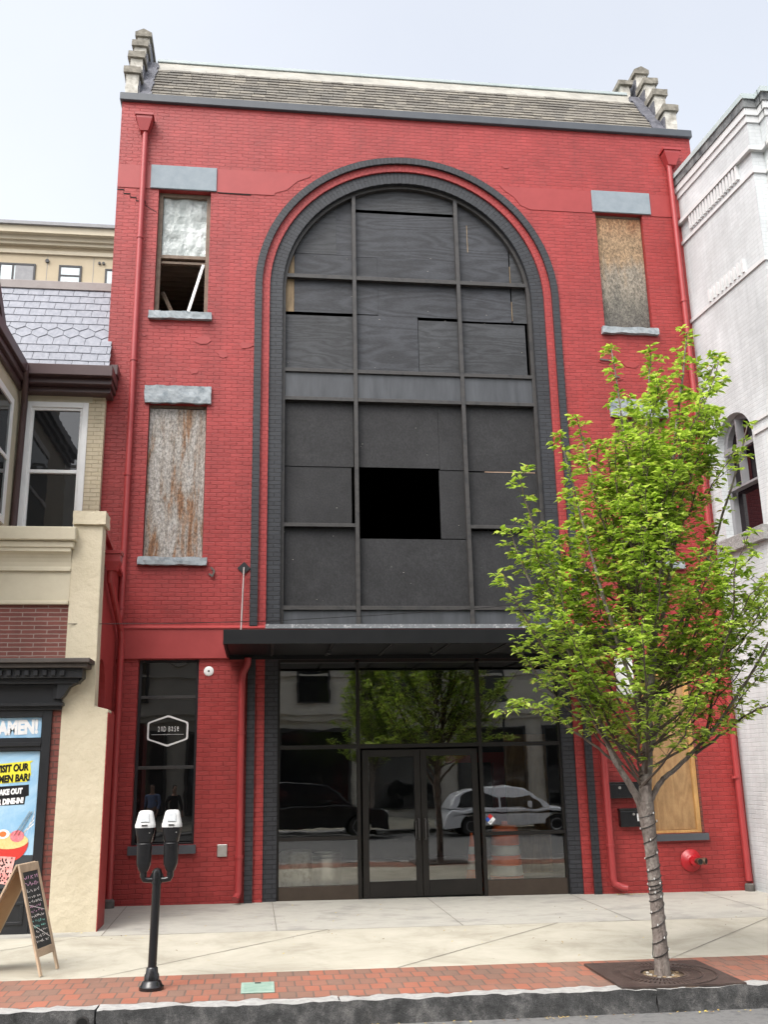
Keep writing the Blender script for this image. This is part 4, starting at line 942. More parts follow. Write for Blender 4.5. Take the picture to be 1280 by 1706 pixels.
MB().poly([(-4.98 + .085 * math.cos(.3142 * i), 1.27 + .06 * math.sin(.3142 * i)) for i in range(20)], [], PY - .0125, PY - .0105).build('egg_white', m_postwhite, PO)
MB().poly([(-4.98 + .045 * math.cos(.3142 * i), 1.27 + .035 * math.sin(.3142 * i)) for i in range(20)], [], PY - .0145, PY - .0127).build('egg_yolk', m_orange, PO)
mb.poly([(c[0] + .25 * math.cos(math.pi + math.pi * i / 14), c[1] + .24 * math.sin(math.pi + math.pi * i / 14)) for i in range(15)], [], PY - .006, PY - .003)
mb.build('bowl', m_bowl, PO)
MB().poly([(c[0] + .245 * math.cos(2 * math.pi * i / 20), c[1] + .02 + .10 * math.sin(2 * math.pi * i / 20)) for i in range(20)], [], PY - .008, PY - .0062).build('noodles', m_noodle, PO)
MB().poly([(c[0] + .1 + .09 * math.cos(2 * math.pi * i / 14), c[1] + .08 + .075 * math.sin(2 * math.pi * i / 14)) for i in range(14)], [], PY - .010, PY - .0082).build('topping', m_meat, PO)
cup = quad([(-4.98, .66), (-4.86, .64), (-4.80, .98), (-5.04, 1.0)], PY - .010).build('drink_cup', m_boba, PO)
mb = MB()
for k in range(46):
    z = random.uniform(.67, .97); x = random.uniform(-5.0 + (.97 - z) * .08, -4.83 - (.97 - z) * .06)
    mb.lathe([(.010, PY - .0125), (.010, PY - .0102)], (x, 0, z), 7, 'y')
mb.build('pearls', m_ink, cup)
BN = thing('window_banner', (-5.2, FY + .03, 2.5), 'narrow blue banner with big white capitals above the poster', 'banner')
MB().box(-6.2, -4.59, PY, PY + .004, 2.50, 2.765).build('sheet', m_skyblue, BN)
text('lettering', 'RAMEN!', .24, m_postwhite, BN, -4.63, PY - .003, 2.635, 'RIGHT', .72, R(2), .0015, 0, .014)

# ------------------------------------------------------------------ white brick building, right
WB = thing('white_building', (6.7, -1.2, 0), 'white painted brick building with an arched window on its side', 'building')
SK = .085      # the side wall turns slightly away
def wx(y, d=0): return 6.52 - SK * y - d
CY = -2.42
def wbox(mb, y0, y1, z0, z1, d, dep=.25, mi=0):   # slab on the side wall standing d proud
    A = [(wx(y0, d), y0, z0), (wx(y1, d), y1, z0), (wx(y1, d), y1, z1), (wx(y0, d), y0, z1)]
    return mb.hexa(A, [(a + d + dep, b_, c) for a, b_, c in A], mi)
mb = MB()
WY = (-1.47, -.36); wc = (WY[0] + WY[1]) / 2; wr = (WY[1] - WY[0]) / 2; WZ0, WZS = 5.80, 7.42
hole = [(WY[0], WZ0), (WY[1], WZ0)] + [(wc + wr * math.cos(math.pi * i / 20), WZS + wr * math.sin(math.pi * i / 20)) for i in range(21)]
mb.poly([(CY, -.4), (.6, -.4), (.6, 13.1), (CY, 13.1)], [hole], 0, .35, 'yz')
mb.v = [(wx(y) + x, y, z) for x, y, z in mb.v]
mb.build('wall', m_whitebrick, WB)
mb = MB()
xc = wx(CY)
mb.box(xc + .012, 14, CY + .004, CY + .3, -.4, 13.09)                       # street face
mb.box(xc + .24, xc + .9, CY - .22, CY - .002, -.4, 13.095)            # corner pilaster
mb.box(7.4, 14, CY + .3, 10, -.4, 13.0)
mb.build('street_wall', m_whitebrick, WB)
def course(name, z0, z1, d, m, parent=WB, slots=None):
    mb = MB(); wbox(mb, CY - d, .5, z0, z1, d)
    mb.box(wx(CY) - d + .012, xc + .24 - d, CY - d + .003, CY + .01, z0 + .002, z1 - .002); mb.box(xc + .24 - d, xc + .9 + d, CY - .22 - d, CY - .2, z0, z1); mb.box(xc + .9, 14, CY - d, CY, z0 + .001, z1 - .001)
    mb.box(xc + .24 - d, xc + .24, CY - .22, CY - d, z0 + .002, z1 - .002)
    return mb.build(name, m, parent)
course('coping', 13.30, 13.40, .10, m_sage); course('coping_band', 13.14, 13.298, .075, m_blackstain)  # coping slab over a dark mottled band course
course('cornice', 13.0, 13.138, .055, m_whitewall); course('cornice', 12.87, 12.998, .028, m_whitewall)
course('string_course', 12.284, 12.36, .075, m_whitewall); course('string_course', 11.86, 11.93, .03, m_whitewall)
course('string_course', 10.18, 10.25, .03, m_whitewall)
mb = MB()
for z0, z1 in ((7.56, 7.62), (7.36, 7.42)):
    wbox(mb, CY, WY[0] - .08, z0, z1, .03); wbox(mb, WY[1] + .08, .4, z0, z1, .03)
split(mb, 'string_course', m_whitewall, WB)
mb = MB()
def slots(ya, yb, z0, z1, n):
    for k in range(n):
        y = ya + (yb - ya) * k / (n - 1); wbox(mb, y - .028, y + .028, z0, z1, .055, .13)
slots(-.40, -2.0, 12.0, 12.282, 17); slots(-.75, -1.85, 10.26, 10.50, 9)
split(mb, 'dentil', m_whitewall, WB)
# arched window in the side wall
mb = MB()
o_ = [(WY[0], WZ0), (WY[1], WZ0)] + [(wc + wr * math.cos(math.pi * i / 20), WZS + wr * math.sin(math.pi * i / 20)) for i in range(21)]
i_ = [(WY[0] + .10, WZ0 + .08), (WY[1] - .10, WZ0 + .08)] + [(wc + (wr - .1) * math.cos(math.pi * i / 20), WZS + (wr - .1) * math.sin(math.pi * i / 20)) for i in range(21)]
mb.poly(o_, [i_], .14, .30, 'yz')
mb.v = [(wx(y) + x, y, z) for x, y, z in mb.v]
A = MB()
for (ya, yb, za, zb, d) in ((WY[0] + .1, WY[1] - .1, 7.31, 7.42, -.12), (WY[0] + .1, WY[1] - .1, 6.64, 6.68, -.2), (wc - .015, wc + .015, 6.68, 7.31, -.2), (wc - .015, wc + .015, 7.42, WZS + wr - .1, -.2)):
    wbox(mb, ya, yb, za, zb, d, .06)
w = mb.build('window', m_graywood, WB); w['label'] = 'grey arched window in the white wall'
mb = MB(); wbox(mb, WY[0] + .02, WY[1] - .02, WZ0 + .02, WZS + wr - .02, -.17, .01)
mb.poly(o_, [], 0, .01, 'yz'); mb.v = mb.v[:8]; mb.f = mb.f[:6]; mb.m = mb.m[:6]
mb = MB(); mb.poly(i_, [], .24, .25, 'yz'); mb.v = [(wx(y) + x, y, z) for x, y, z in mb.v]
mb.build('pane', glassmat('plum dark glass', None, .015, .003, base=(.010, .006, .008)), w)
mb = MB(); wbox(mb, WY[0] - .12, WY[1] + .12, WZ0 - .26, WZ0 - .003, .10, .3); mb.build('sill', m_graystone, w, bevel=.01)

# ------------------------------------------------------------------ tan block far behind
TB = thing('apartment_block', (-14, 31, 0), 'tan stucco apartment block rising behind the slate roof', 'building')
MB().box(-34, -6, 30, 44, -1, 28.2).build('wall', m_tan, TB)
mb = MB(); mb.box(-34, -5.9, 29.75, 44, 28.2, 28.38).box(-34, -5.9, 29.6, 44, 28.38, 28.62).box(-34, -5.8, 29.3, 44.2, 28.62, 29.0).box(-34, -5.9, 29.88, 44, 27.75, 27.95)
mb.build('cornice', m_tan2, TB); MB().box(-34, -5.7, 29.15, 44.3, 29.0, 29.18).build('roof_edge', m_graywood, TB)
for x0, x1, z0, z1, bal in ((-15.1, -13.30, 24.4, 27.2, True), (-12.15, -11.02, 24.8, 27.2, False), (-9.85, -8.2, 24.4, 27.1, True)):
    f = frame((x0, x1, z0, z1), 29.93, 30.02, .10, m_dkframe, TB)
    MB().box(x0 + .1, x1 - .1, 29.97, 29.985, z0 + .06, z1 - .1).build('pane', m_glassl, f)
    mb = MB()
    if bal: mb.box(x0 + (x1 - x0) * .36, x0 + (x1 - x0) * .36 + .1, 29.94, 30.0, z0, z1)
    else: mb.box(x0 + .1, x1 - .1, 29.94, 30.0, z1 - .62, z1 - .54)
    mb.build('mullion', m_dkframe, f)
    if bal:
        MB().box(x0 + (x1 - x0) * .45, x1 - .1, 29.955, 29.968, z0 + .1, z1 - .1).build('blind', M('grey blind', (.26, .26, .27), (.32, .32, .33), 3, .8), f)
        mb = MB(); mb.box(x0 - .1, x1 + .1, 29.66, 29.70, 26.0, 26.06)
        for k in range(int((x1 - x0 + .2) / .12)): mb.box(x0 - .1 + k * .12, x0 - .075 + k * .12, 29.67, 29.69, 24.9, 26.0)
        mb.box(x0 - .1, x1 + .1, 29.66, 29.70, 24.95, 25.0).box(x0 - .1, x1 + .1, 29.6, 30, 24.6, 24.72)
        mb.build('railing', m_dkframe, f)
mb = MB()
for x in (-12.75, -10.45): mb.box(x - .012, x + .012, 29.99, 30.0, 0, 27.7)
split(mb, 'render_joint', m_graywood, TB)
mb = MB()
for x, r in ((-12.75, .10), (-10.15, .07), (-9.95, .07)): mb.lathe([(r, 29.9), (r, 30.0)], (x, 0, 27.4), 14, 'y')
split(mb, 'wall_vent', m_dkframe, TB)

# ------------------------------------------------------------------ street tree, grate, lights
TX, TY = 2.39, -6.0; TZ = G(TX, TY)
def spline(pts, n=6):
    P = [Vector(p) for p in pts]; P = [P[0] * 2 - P[1]] + P + [P[-1] * 2 - P[-2]]; out = []
    for i in range(1, len(P) - 2):
        for k in range(n):
            t = k / n; a, b_, c, d = P[i - 1], P[i], P[i + 1], P[i + 2]
            out.append(.5 * ((2 * b_) + (c - a) * t + (2 * a - 5 * b_ + 4 * c - d) * t * t + (3 * b_ - a - 3 * c + d) * t ** 3))
    out.append(P[-2]); return out
TREE = thing('street_tree', (TX, TY, TZ), 'young leafy green tree growing from an iron grate, cable wound on its trunk', 'tree')
mb = MB()
tr = spline([(2.39, TY, TZ - .15), (2.395, TY, .10), (2.40, TY + .01, .65), (2.385, TY, 1.2), (2.36, TY, 1.62)], 6)
nT = len(tr); rad = []
for i, p in enumerate(tr):
    t = i / (nT - 1); rad.append(.05 * (1 - t) ** 8 + .070 - .006 * t + (.028 * max(0, (t - .75) / .25)))
mb.tube(tr, rad, 16)
mt = MB()        # thin wood
stems = []
def stem(pts, r0, r1=.006, leaf=(.3, 1.0), dens=1.0, jit=.02):
    sp = spline(pts, 7)
    jit = jit * (1 if r0 < .02 else .35)
    sp = [p + Vector((random.uniform(-jit, jit), random.uniform(-jit, jit), random.uniform(-jit, jit) * .5)) * min(1, i / 4) for i, p in enumerate(sp)]
    n = len(sp); rr = [r0 + (r1 - r0) * (i / (n - 1)) ** .75 for i in range(n)]
    (mb if r0 > .022 else mt).tube(sp, rr, 8 if r0 > .022 else 5)
    stems.append((sp, leaf, dens)); return sp
Y = TY
K = [
 ([(2.34, Y, 1.55), (2.18, Y - .05, 1.83), (2.01, Y - .1, 2.09), (1.85, Y - .12, 2.59), (1.65, Y - .1, 3.1), (1.25, Y - .1, 3.9), (1.02, Y - .15, 4.5)], .045, .32, 1.),
 ([(2.40, Y, 1.60), (2.55, Y - .02, 1.82), (2.77, Y - .1, 2.01), (3.14, Y - .2, 2.38), (3.63, Y - .3, 3.02), (3.94, Y - .3, 3.49), (4.2, Y - .3, 4.0)], .036, .22, .9),
 ([(2.36, Y, 1.60), (2.45, Y + .03, 2.14), (2.58, Y, 3.1), (2.87, Y + .05, 4.4), (3.16, Y, 5.9), (3.40, Y, 7.02)], .080, .35, 1.),
 ([(2.47, Y, 2.15), (2.85, Y + .1, 3.0), (3.25, Y + .15, 3.9), (3.52, Y + .1, 4.5), (3.86, Y, 5.4), (4.02, Y, 5.85)], .036, .3, .42),
 ([(2.45, Y, 2.4), (2.05, Y - .25, 3.5), (1.82, Y - .3, 4.5), (1.62, Y - .3, 5.55)], .030, .3, .75),
 ([(2.55, Y, 2.8), (2.3, Y + .1, 4.1), (2.1, Y + .1, 5.2), (1.97, Y + .1, 5.92)], .026, .3, .7),
 ([(2.58, Y, 3.0), (2.52, Y - .1, 4.5), (2.44, Y - .1, 5.8), (2.38, Y - .1, 6.75)], .030, .3, .8),
 ([(2.60, Y, 3.0), (2.78, Y + .2, 4.5), (2.85, Y + .2, 5.8), (2.95, Y + .1, 6.75)], .030, .3, 1.),
 ([(2.7, Y, 3.4), (3.15, Y + .1, 4.9), (3.48, Y + .1, 6.1), (3.76, Y, 6.72)], .028, .3, 1.),
 ([(2.1, Y - .1, 2.0), (1.55, Y - .2, 2.85), (1.15, Y - .25, 3.45), (.90, Y - .3, 3.95)], .022, .25, 1.),
 ([(2.05, Y, 2.05), (1.55, Y + .1, 2.45), (1.15, Y + .1, 2.62), (.90, Y + .1, 2.55)], .016, .25, 1.),
 ([(1.70, Y - .1, 3.0), (1.35, Y - .2, 4.1), (1.14, Y - .2, 5.15)], .018, .2, .8),
 ([(2.9, Y - .15, 2.1), (3.5, Y - .3, 2.5), (3.95, Y - .4, 2.65), (4.25, Y - .4, 2.6)], .016, .25, 1.),
 ([(3.0, Y - .2, 2.25), (3.45, Y + .1, 3.1), (4.0, Y + .2, 3.7), (4.4, Y + .2, 4.2)], .018, .3, .6),
 ([(2.4, Y, 1.9), (2.25, Y - .5, 2.3), (2.1, Y - .95, 2.75), (2.0, Y - 1.2, 3.3)], .022, .3, 1.),
 ([(2.5, Y, 2.3), (2.85, Y - .5, 2.7), (3.05, Y - .9, 3.3), (3.1, Y - 1.1, 4.0)], .022, .3, 1.),
]
for pts, r, l0, de in K: stem(pts, r, .006, (l0, 1.0), de)
def env(z): 
    T = [(1.9, .8), (2.4, 1.35), (3.0, 1.6), (3.8, 1.6), (4.6, 1.25), (5.2, 1.0), (5.8, .85), (6.4, .65), (7.0, .3)]
    for (a, ra), (b_, rb) in zip(T, T[1:]):
        if a <= z <= b_: return ra + (rb - ra) * (z - a) / (b_ - a)
    return .3
def axis(z): return 2.37 + .05 * (z - 1.6) if z < 4.5 else 2.515 + .30 * (z - 4.5)
for k in range(80):
    ph = k * 2.399 + random.uniform(-.3, .3); z0 = random.uniform(1.75, 4.6); z1 = min(6.75, z0 + random.uniform(.7, 2.3))
    rr_ = env(z1) * random.uniform(.55, 1.0)
    a = Vector((axis(z0) - .05, Y, z0)); e_ = Vector((axis(z1) + rr_ * math.cos(ph) * 1.0, Y + rr_ * math.sin(ph) * .9, z1))
    m_ = a.lerp(e_, .5) + Vector((math.cos(ph) * .10, math.sin(ph) * .10, -.08))
    stem([a, m_, e_], random.uniform(.011, .019), .004, (.25, 1.0), .95)
leaf = MB()
def addleaf(p, d, up, L, wd):
    d = d.normalized(); s_ = d.cross(up)
    if s_.length < .05: s_ = d.cross(Vector((1, 0, 0)))
    s_.normalize(); u = s_.cross(d)
    a = p; m1 = p + d * L * .34 - u * L * .03; m2 = p + d * L * .68 - u * L * .10; tip = p + d * L - u * L * .26
    l1 = m1 - s_ * wd * .5 + u * wd * .20; r1 = m1 + s_ * wd * .5 + u * wd * .20
    l2 = m2 - s_ * wd * .40 + u * wd * .12; r2 = m2 + s_ * wd * .40 + u * wd * .12
    leaf.add([a, l1, m1, r1, l2, m2, r2, tip], [(0, 2, 1), (0, 3, 2), (1, 2, 5, 4), (2, 3, 6, 5), (4, 5, 7), (5, 6, 7)])
def cluster(p, d, n):
    for k in range(n):
        ph = random.uniform(0, 6.283)
        o = Vector((math.cos(ph), math.sin(ph), random.uniform(-.55, .25))) + d * .7
        L = random.uniform(.05, .10)
        addleaf(p + o.normalized() * random.uniform(.005, .03), o, Vector((random.uniform(-.3, .3), random.uniform(-.3, .3), 1)), L, L * random.uniform(.48, .62))
for sp, (l0, l1), de in list(stems):
    n = len(sp); tot = sum((sp[i + 1] - sp[i]).length for i in range(n - 1)); acc = 0; nxt = tot * l0
    for i in range(n - 1):
        seg = (sp[i + 1] - sp[i]); acc2 = acc + seg.length
        while nxt < acc2:
            t = (nxt - acc) / seg.length; p = sp[i].lerp(sp[i + 1], t); f = nxt / tot
            ph = random.uniform(0, 6.283); tang = seg.normalized()
            d = (Vector((math.cos(ph), math.sin(ph), .55)) + tang * .4).normalized()
            ln_ = random.uniform(.10, .42) * (1.15 - .75 * f) * (1.2 if de >= .9 else .8)
            e_ = p + d * ln_ + Vector((0, 0, -.03))
            if ln_ > .1: mt.tube([p, p.lerp(e_, .5) + Vector((0, 0, .02)), e_], [.004, .003, .002], 4)
            cluster(e_, d, random.randint(7, 11))
            if ln_ > .16: cluster(p.lerp(e_, .55), d, random.randint(4, 7))
            if random.random() < .6: cluster(p, d, 3)
            nxt += random.uniform(.045, .085) / de
        acc = acc2
    cluster(sp[-1], Vector((0, 0, .3)), 7)
mb.build('trunk', m_bark, TREE, smooth=True); mt.build('twigs', m_twig, TREE); leaf.build('crown', m_leaf, TREE)
# iron grate
gs = (TX - .62, TX + .62, TY - .54, TY + .58)
holes = [[(TX + .215 * math.cos(6.2832 * i / 28), TY + .215 * math.sin(6.2832 * i / 28)) for i in range(28)]]
for k in range(64):
    a = 6.2832 * (k + .5) / 64
    for r0, r1 in ((.27, .37), (.41, .50)):
        if (k % 2) and r0 > .3: pass
        c, s_ = math.cos(a), math.sin(a); h = .007
        holes.append([(TX + c * r - s_ * t, TY + s_ * r + c * t) for r, t in ((r0, -h), (r1, -h), (r1, h), (r0, h))])
mb = MB(); mb.poly(rect(*gs), holes, 0, .02, 'xy')
mb.v = [(x, y, G(x, y) + .006 + z) for x, y, z in mb.v]
GR = thing('tree_grate', (TX, TY, TZ), 'square brown cast iron tree grate with radial slots in the pavers', 'tree grate')
mb.build('plate', m_grate, GR)
mb = MB()
for r in (.245, .39, .53):
    rg = [[], [], []]
    mb.tube([(TX + r * math.cos(6.2832 * i / 40), TY + r * math.sin(6.2832 * i / 40), TZ + .026) for i in range(41)], .005, 5)
split(mb, 'rib', m_grate, GR)
mb = MB(); mb.lathe([(.0, 0), (.56, 0), (.56, .004), (0, .004)], (TX, TY, TZ + .001), 30)
pit = mb.build('soil_bed', m_soil, GR)
mb = MB()
for k in range(60):
    a = random.uniform(0, 6.28); r = random.uniform(.1, .205); q = random.uniform(.006, .016)
    mb.rock(TX + r * math.cos(a) - q, TX + r * math.cos(a) + q, TY + r * math.sin(a) - q, TY + r * math.sin(a) + q, TZ + .004, TZ + .004 + q, .05, .004, k, random.choice((0, 0, 1)))
tag(mb.build('wood_chips', [m_rawply, m_stone], GR), kind='stuff')
# cable lights wound on the trunk
LS = thing('light_string', (TX, TY, TZ), 'black string of tiny lights wound round the tree trunk', 'light string')
mb = MB(); pts = []; bulbs = []
def trunk_at(z):
    for p, q, ra in zip(tr, tr[1:], rad):
        if p.z <= z <= q.z: return p.lerp(q, (z - p.z) / max(1e-5, q.z - p.z)), ra
    return tr[-1], rad[-1]
ang = 0; z = .10
while z < 1.52:
    c, ra = trunk_at(z); pts.append((c.x + (ra + .006) * math.cos(ang), c.y + (ra + .006) * math.sin(ang), z)); 
    if int(ang / .9) % 3 == 0: bulbs.append((c.x + (ra + .016) * math.cos(ang), c.y + (ra + .016) * math.sin(ang), z + .01))
    ang += .35; z += .0050 + .0034 * math.sin(ang * .11) + .0055 * math.cos(ang + 1.) * (1 + .5 * math.sin(ang * .07))
mb.tube(pts, .0042, 5)
pts = []; z = .12; ang = 2.6
while z < .9:
    c, ra = trunk_at(z); pts.append((c.x + (ra + .010) * math.cos(ang), c.y + (ra + .010) * math.sin(ang), z)); ang -= .10; z += .035
mb.tube(pts, .0045, 5)
mb.build('cable', m_cable, LS)
mb = MB()
for b_ in bulbs[::3]: mb.lathe([(.001, -.012), (.006, -.006), (.006, .006), (.001, .014)], b_, 6)
split(mb, 'bulb', m_lampglass, LS)

# ------------------------------------------------------------------ parking meter
PX, PYm = -2.655, -5.79; PZ = G(PX, PYm)
PM = thing('parking_meter', (PX, PYm, PZ), 'black double headed parking meter with two white domes on one pole', 'parking meter')
MB().lathe([(.118, 0), (.118, .03), (.10, .045), (.092, .07), (.075, .085), (.07, .13), (.058, .15), (.055, .19), (.046, .20), (.0, .20)], (PX, PYm, PZ), 24).build('base', m_gloss, PM, smooth=True)
MB().tube([(PX, PYm, PZ + .18), (PX + .014, PYm, 1.0)], .042, 20).build('pole', m_gloss, PM, smooth=True)
hx = (-2.775, -2.515); yc = PX + .012
mb = MB()
for x in hx:
    s_ = -1 if x < yc else 1
    mb.tube([(yc, PYm, .995), (x - s_ * .05, PYm, .995), (x - s_ * .012, PYm, 1.0), (x, PYm, 1.03), (x, PYm, 1.13)], [.026, .026, .03, .034, .034], 12)
mb.tube([(yc, PYm, .96), (yc, PYm, 1.06), (yc, PYm, 1.09), (yc, PYm, 1.105)], [.05, .05, .04, .015], 18)
mb.poly([(yc - .085, .985), (yc + .085, .985), (yc + .05, 1.06), (yc + .02, 1.085), (yc - .02, 1.085), (yc - .05, 1.06)], [], PYm - .018, PYm + .018)
mb.build('yoke', m_gloss, PM, smooth=True)
def rr(x, y, z, hw, hd, n=20, p=3.2):
    out = []
    for k in range(n):
        a = 2 * math.pi * (k + .5) / n; c, s_ = math.cos(a), math.sin(a)
        q = (abs(c) ** p + abs(s_) ** p) ** (-1 / p); out.append((x + hw * c * q, y + hd * s_ * q, z))
    return out
for x in hx:
    h = MB().loft([rr(x, PYm, z, hw, hd) for z, hw, hd in ((1.075, .040, .04), (1.10, .052, .05), (1.14, .068, .06), (1.17, .071, .063), (1.335, .074, .066), (1.34, .069, .062), (1.348, .069, .062), (1.352, .073, .066), (1.44, .092, .075), (1.49, .097, .078))]).build('meter_head', m_gloss, PM, smooth=True)
    d = MB().loft([rr(x, PYm + dy, z, hw, hd, 20, 3.6) for z, hw, hd, dy in ((1.488, .099, .082, 0), (1.515, .099, .082, 0), (1.53, .094, .078, .003), (1.60, .078, .062, .012), (1.632, .070, .054, .016), (1.648, .055, .04, .018), (1.652, .03, .02, .018))]).build('dome', m_whitemetal, h, smooth=True)
    fa = Vector((0, -.080, 1.545)); fb = Vector((0, -.050, 1.622))
    q = [(x - .042, PYm + fa.y, fa.z), (x + .042, PYm + fa.y, fa.z), (x + .036, PYm + fb.y, fb.z), (x - .036, PYm + fb.y, fb.z)]
    MB().hexa(q, [(a, b_ + .012, c) for a, b_, c in q]).build('display', M('meter screen', (.34, .36, .37), (.46, .48, .48), 30, .2), d)
    MB().box(x - .028, x + .028, PYm - .088, PYm - .078, 1.505, 1.518).build('slot', m_frame, d)
    MB().lathe([(.006, -.005), (.006, .002)], (x + .05, PYm - .072, 1.44), 8, 'y').build('rivet', m_steel, h)

# ------------------------------------------------------------------ utility cover
UX0, UX1, UY0, UY1 = -1.80, -1.48, -6.13, -5.70
UC = thing('utility_cover', ((UX0 + UX1) / 2, (UY0 + UY1) / 2, G(-1.64, -5.9)), 'pale green utility box cover set in the brick paving', 'utility cover')
mb = MB(); mb.box(UX0, UX1, UY0, UY1, 0, .014); mb.v = [(x, y, G(x, y) + z + .002) for x, y, z in mb.v]
mb.build('lid', m_cover, UC, bevel=.004)
mb = MB()
for k in range(9): mb.box(UX0 + .03, UX1 - .03, UY0 + .04 + k * .042, UY0 + .052 + k * .042, .016, .019)
mb.v = [(x, y, G(x, y) + z) for x, y, z in mb.v]; mb.build('ribs', m_cover, UC)
mb = MB(); mb.box(-1.67, -1.61, UY1 - .07, UY1 - .04, .0165, .021); mb.v = [(x, y, G(x, y) + z) for x, y, z in mb.v]; mb.build('pull_slot', m_void, UC)
DP = thing('drain_outlet', (-3.16, -6.56, -.1), 'round dark drain pipe opening through the stone kerb', 'drain outlet')
MB().tube([(-3.16, -6.50, -.085), (-3.16, -6.585, -.087)], .058, 18).build('pipe_rim', m_frame, DP, smooth=True)
MB().tube([(-3.16, -6.55, -.085), (-3.16, -6.588, -.087)], .046, 18).build('opening', m_void, DP)

# ------------------------------------------------------------------ A-frame chalkboard
AF = thing('sandwich_board', (-4.1, -4.75, G(-4.1, -4.75)), 'wooden A-frame chalkboard with pink and teal chalk writing', 'sandwich board')
g0 = G(-4, -4.8)
top = Vector((-4.11, -4.77, 1.10)); ax = Vector((.10, .40, 0)).normalized()
hw = .215
def leg(side, w0, t, m, nm, z_top=1.10): pass
rf = Vector((-3.80, -4.85, g0)); lf = Vector((-4.62, -4.62, g0))
def panel(foot, front):
    up_ = (top - foot).normalized(); nrm = ax.cross(up_).normalized()
    if nrm.x * (foot.x - top.x) < 0: nrm = -nrm
    def P(u, v, d): return top - up_ * v + ax * u + nrm * d    # u across, v down from the top, d outwards
    H = (top - foot).length
    def slabp(nm, u0, u1, v0, v1, d0, d1, m, par=AF):
        A = [P(u0, v0, d0), P(u1, v0, d0), P(u1, v1, d0), P(u0, v1, d0)]; B = [P(u0, v0, d1), P(u1, v0, d1), P(u1, v1, d1), P(u0, v1, d1)]
        return MB().hexa(A, B).build(nm, m, par, bevel=.003)
    f = slabp('side_rail', -hw, -hw + .045, 0, H, 0, .022, m_palewood); slabp('side_rail', hw - .045, hw, 0, H, 0, .022, m_palewood)
    slabp('cross_rail', -hw + .045, hw - .045, 0, .085, .001, .021, m_palewood); slabp('cross_rail', -hw + .045, hw - .045, H - .26, H - .18, .001, .021, m_palewood)
    bd = slabp('blackboard' if front else 'back_board', -hw + .045, hw - .045, .085, H - .26, .004, .014, m_chalk if front else m_tanboard)
    slabp('back_sheet', -hw + .045, hw - .045, .085, H - .26, -.003, .003, m_tanboard, bd)
    if front:
        rnd = random.Random(5); cols = [MB(), MB(), MB()]
        v = .12; row = 0
        while v < H - .30:
            hgt = .055 if row < 3 else .04
            ci = [0, 0, 1, 1, 1, 0, 0, 1, 2, 2, 1, 1, 1][min(row, 12)]; u = -hw + .065
            while u < hw - .10:
                for k in range(2):
                    a = P(u + rnd.uniform(0, .028), v + rnd.uniform(0, hgt * .7), .0155); b_ = P(u + rnd.uniform(0, .03), v + rnd.uniform(hgt * .2, hgt * .8), .0155)
                    if (a - b_).length > .008: cols[ci].bar(a, b_, .006, .002, nrm)
                u += .036 if rnd.random() > .16 else .06
            v += hgt * 1.25; row += 1
        for va, vb in ((.42, .50), (.62, .78)): cols[1].bar(P(-hw + .06, va, .0155), P(hw - .06, vb, .0155), .006, .002, nrm)
        for q, m in zip(cols, (m_pink, m_chalkw, m_teal)): q.build('chalk_writing', m, bd)
panel(rf, True); panel(lf, False)

# ------------------------------------------------------------------ fallen leaves in the gutter and on the pavement
mb = MB(); rnd = random.Random(11)
def litter(x, y, z, L):
    a = rnd.uniform(0, 6.28); c, s_ = math.cos(a), math.sin(a); w_ = L * .45
    pts = [(0, -L / 2, 0), (w_ / 2, 0, .004), (0, L / 2, .008), (-w_ / 2, 0, .006)]
    mb.add([(x + px * c - py * s_, y + px * s_ + py * c, z + pz) for px, py, pz in pts], [(0, 1, 2, 3)], rnd.choice((0, 0, 1, 2)))
for k in range(150):
    x = rnd.uniform(-4.2, 4.2); y = -6.60 - abs(rnd.gauss(0, .06)); litter(x, y, G(x, -6.5) - .19, rnd.uniform(.02, .055))
for k in range(170):
    x = rnd.uniform(-4, 6.4); y = rnd.uniform(-5, -.1); litter(x, y, G(x, y) + .003, rnd.uniform(.015, .045))
for k in range(60):
    x = rnd.uniform(4.1, 4.6); litter(x, rnd.uniform(-.22, -.07), G(x, 0) + .004, rnd.uniform(.02, .04))
tag(mb.build('fallen_leaves', [M('dry leaf', (.30, .20, .06), (.42, .30, .10), 30), M('brown leaf', (.12, .07, .035)), M('yellow leaf', (.55, .42, .08))]), 'dry leaves scattered along the kerb and pavement', 'leaf litter', kind='stuff')

# ------------------------------------------------------------------ across the street (seen in the shop glass)
OB = thing('limestone_building', (2, -27.5, 0), 'grey limestone building across the street with a deep cornice', 'building')
mb = MB(); mb.box(-24, 30, -38, -27.4, -.5, 15.5); mb.build('wall', m_opp, OB)
mb = MB()
for z0, z1, d in ((4.1, 4.35, .25), (4.35, 4.6, .4), (7.9, 8.1, .2), (8.1, 8.35, .45), (8.35, 8.5, .6), (6.0, 6.12, .12)): mb.box(-18, 24, -27.4, -27.4 + d, z0, z1)
mb.build('cornice', m_opp, OB)
for k in range(10):
    x = -16 + k * 4; f = frame((x, x + 1.5, 4.9, 7.5), -27.38, -27.25, .1, m_dkframe, OB)
    MB().box(x + .1, x + 1.4, -27.37, -27.36, 4.96, 7.4).build('pane', m_glassd, f)
    f = frame((x - .8, x + 2.4, .2, 3.7), -27.38, -27.25, .12, m_dkframe, OB); MB().box(x - .68, x + 2.28, -27.37, -27.36, .27, 3.58).build('pane', m_glassd, f)
mb = MB()
for k in range(10):
    cx = -16 + k * 4 + 2.75
    mb.tube([(cx + .45 * math.cos(6.2832 * i / 24), -27.36, 7.0 + .45 * math.sin(6.2832 * i / 24)) for i in range(25)], .07, 6)
split(mb, 'roundel', m_opp, OB)
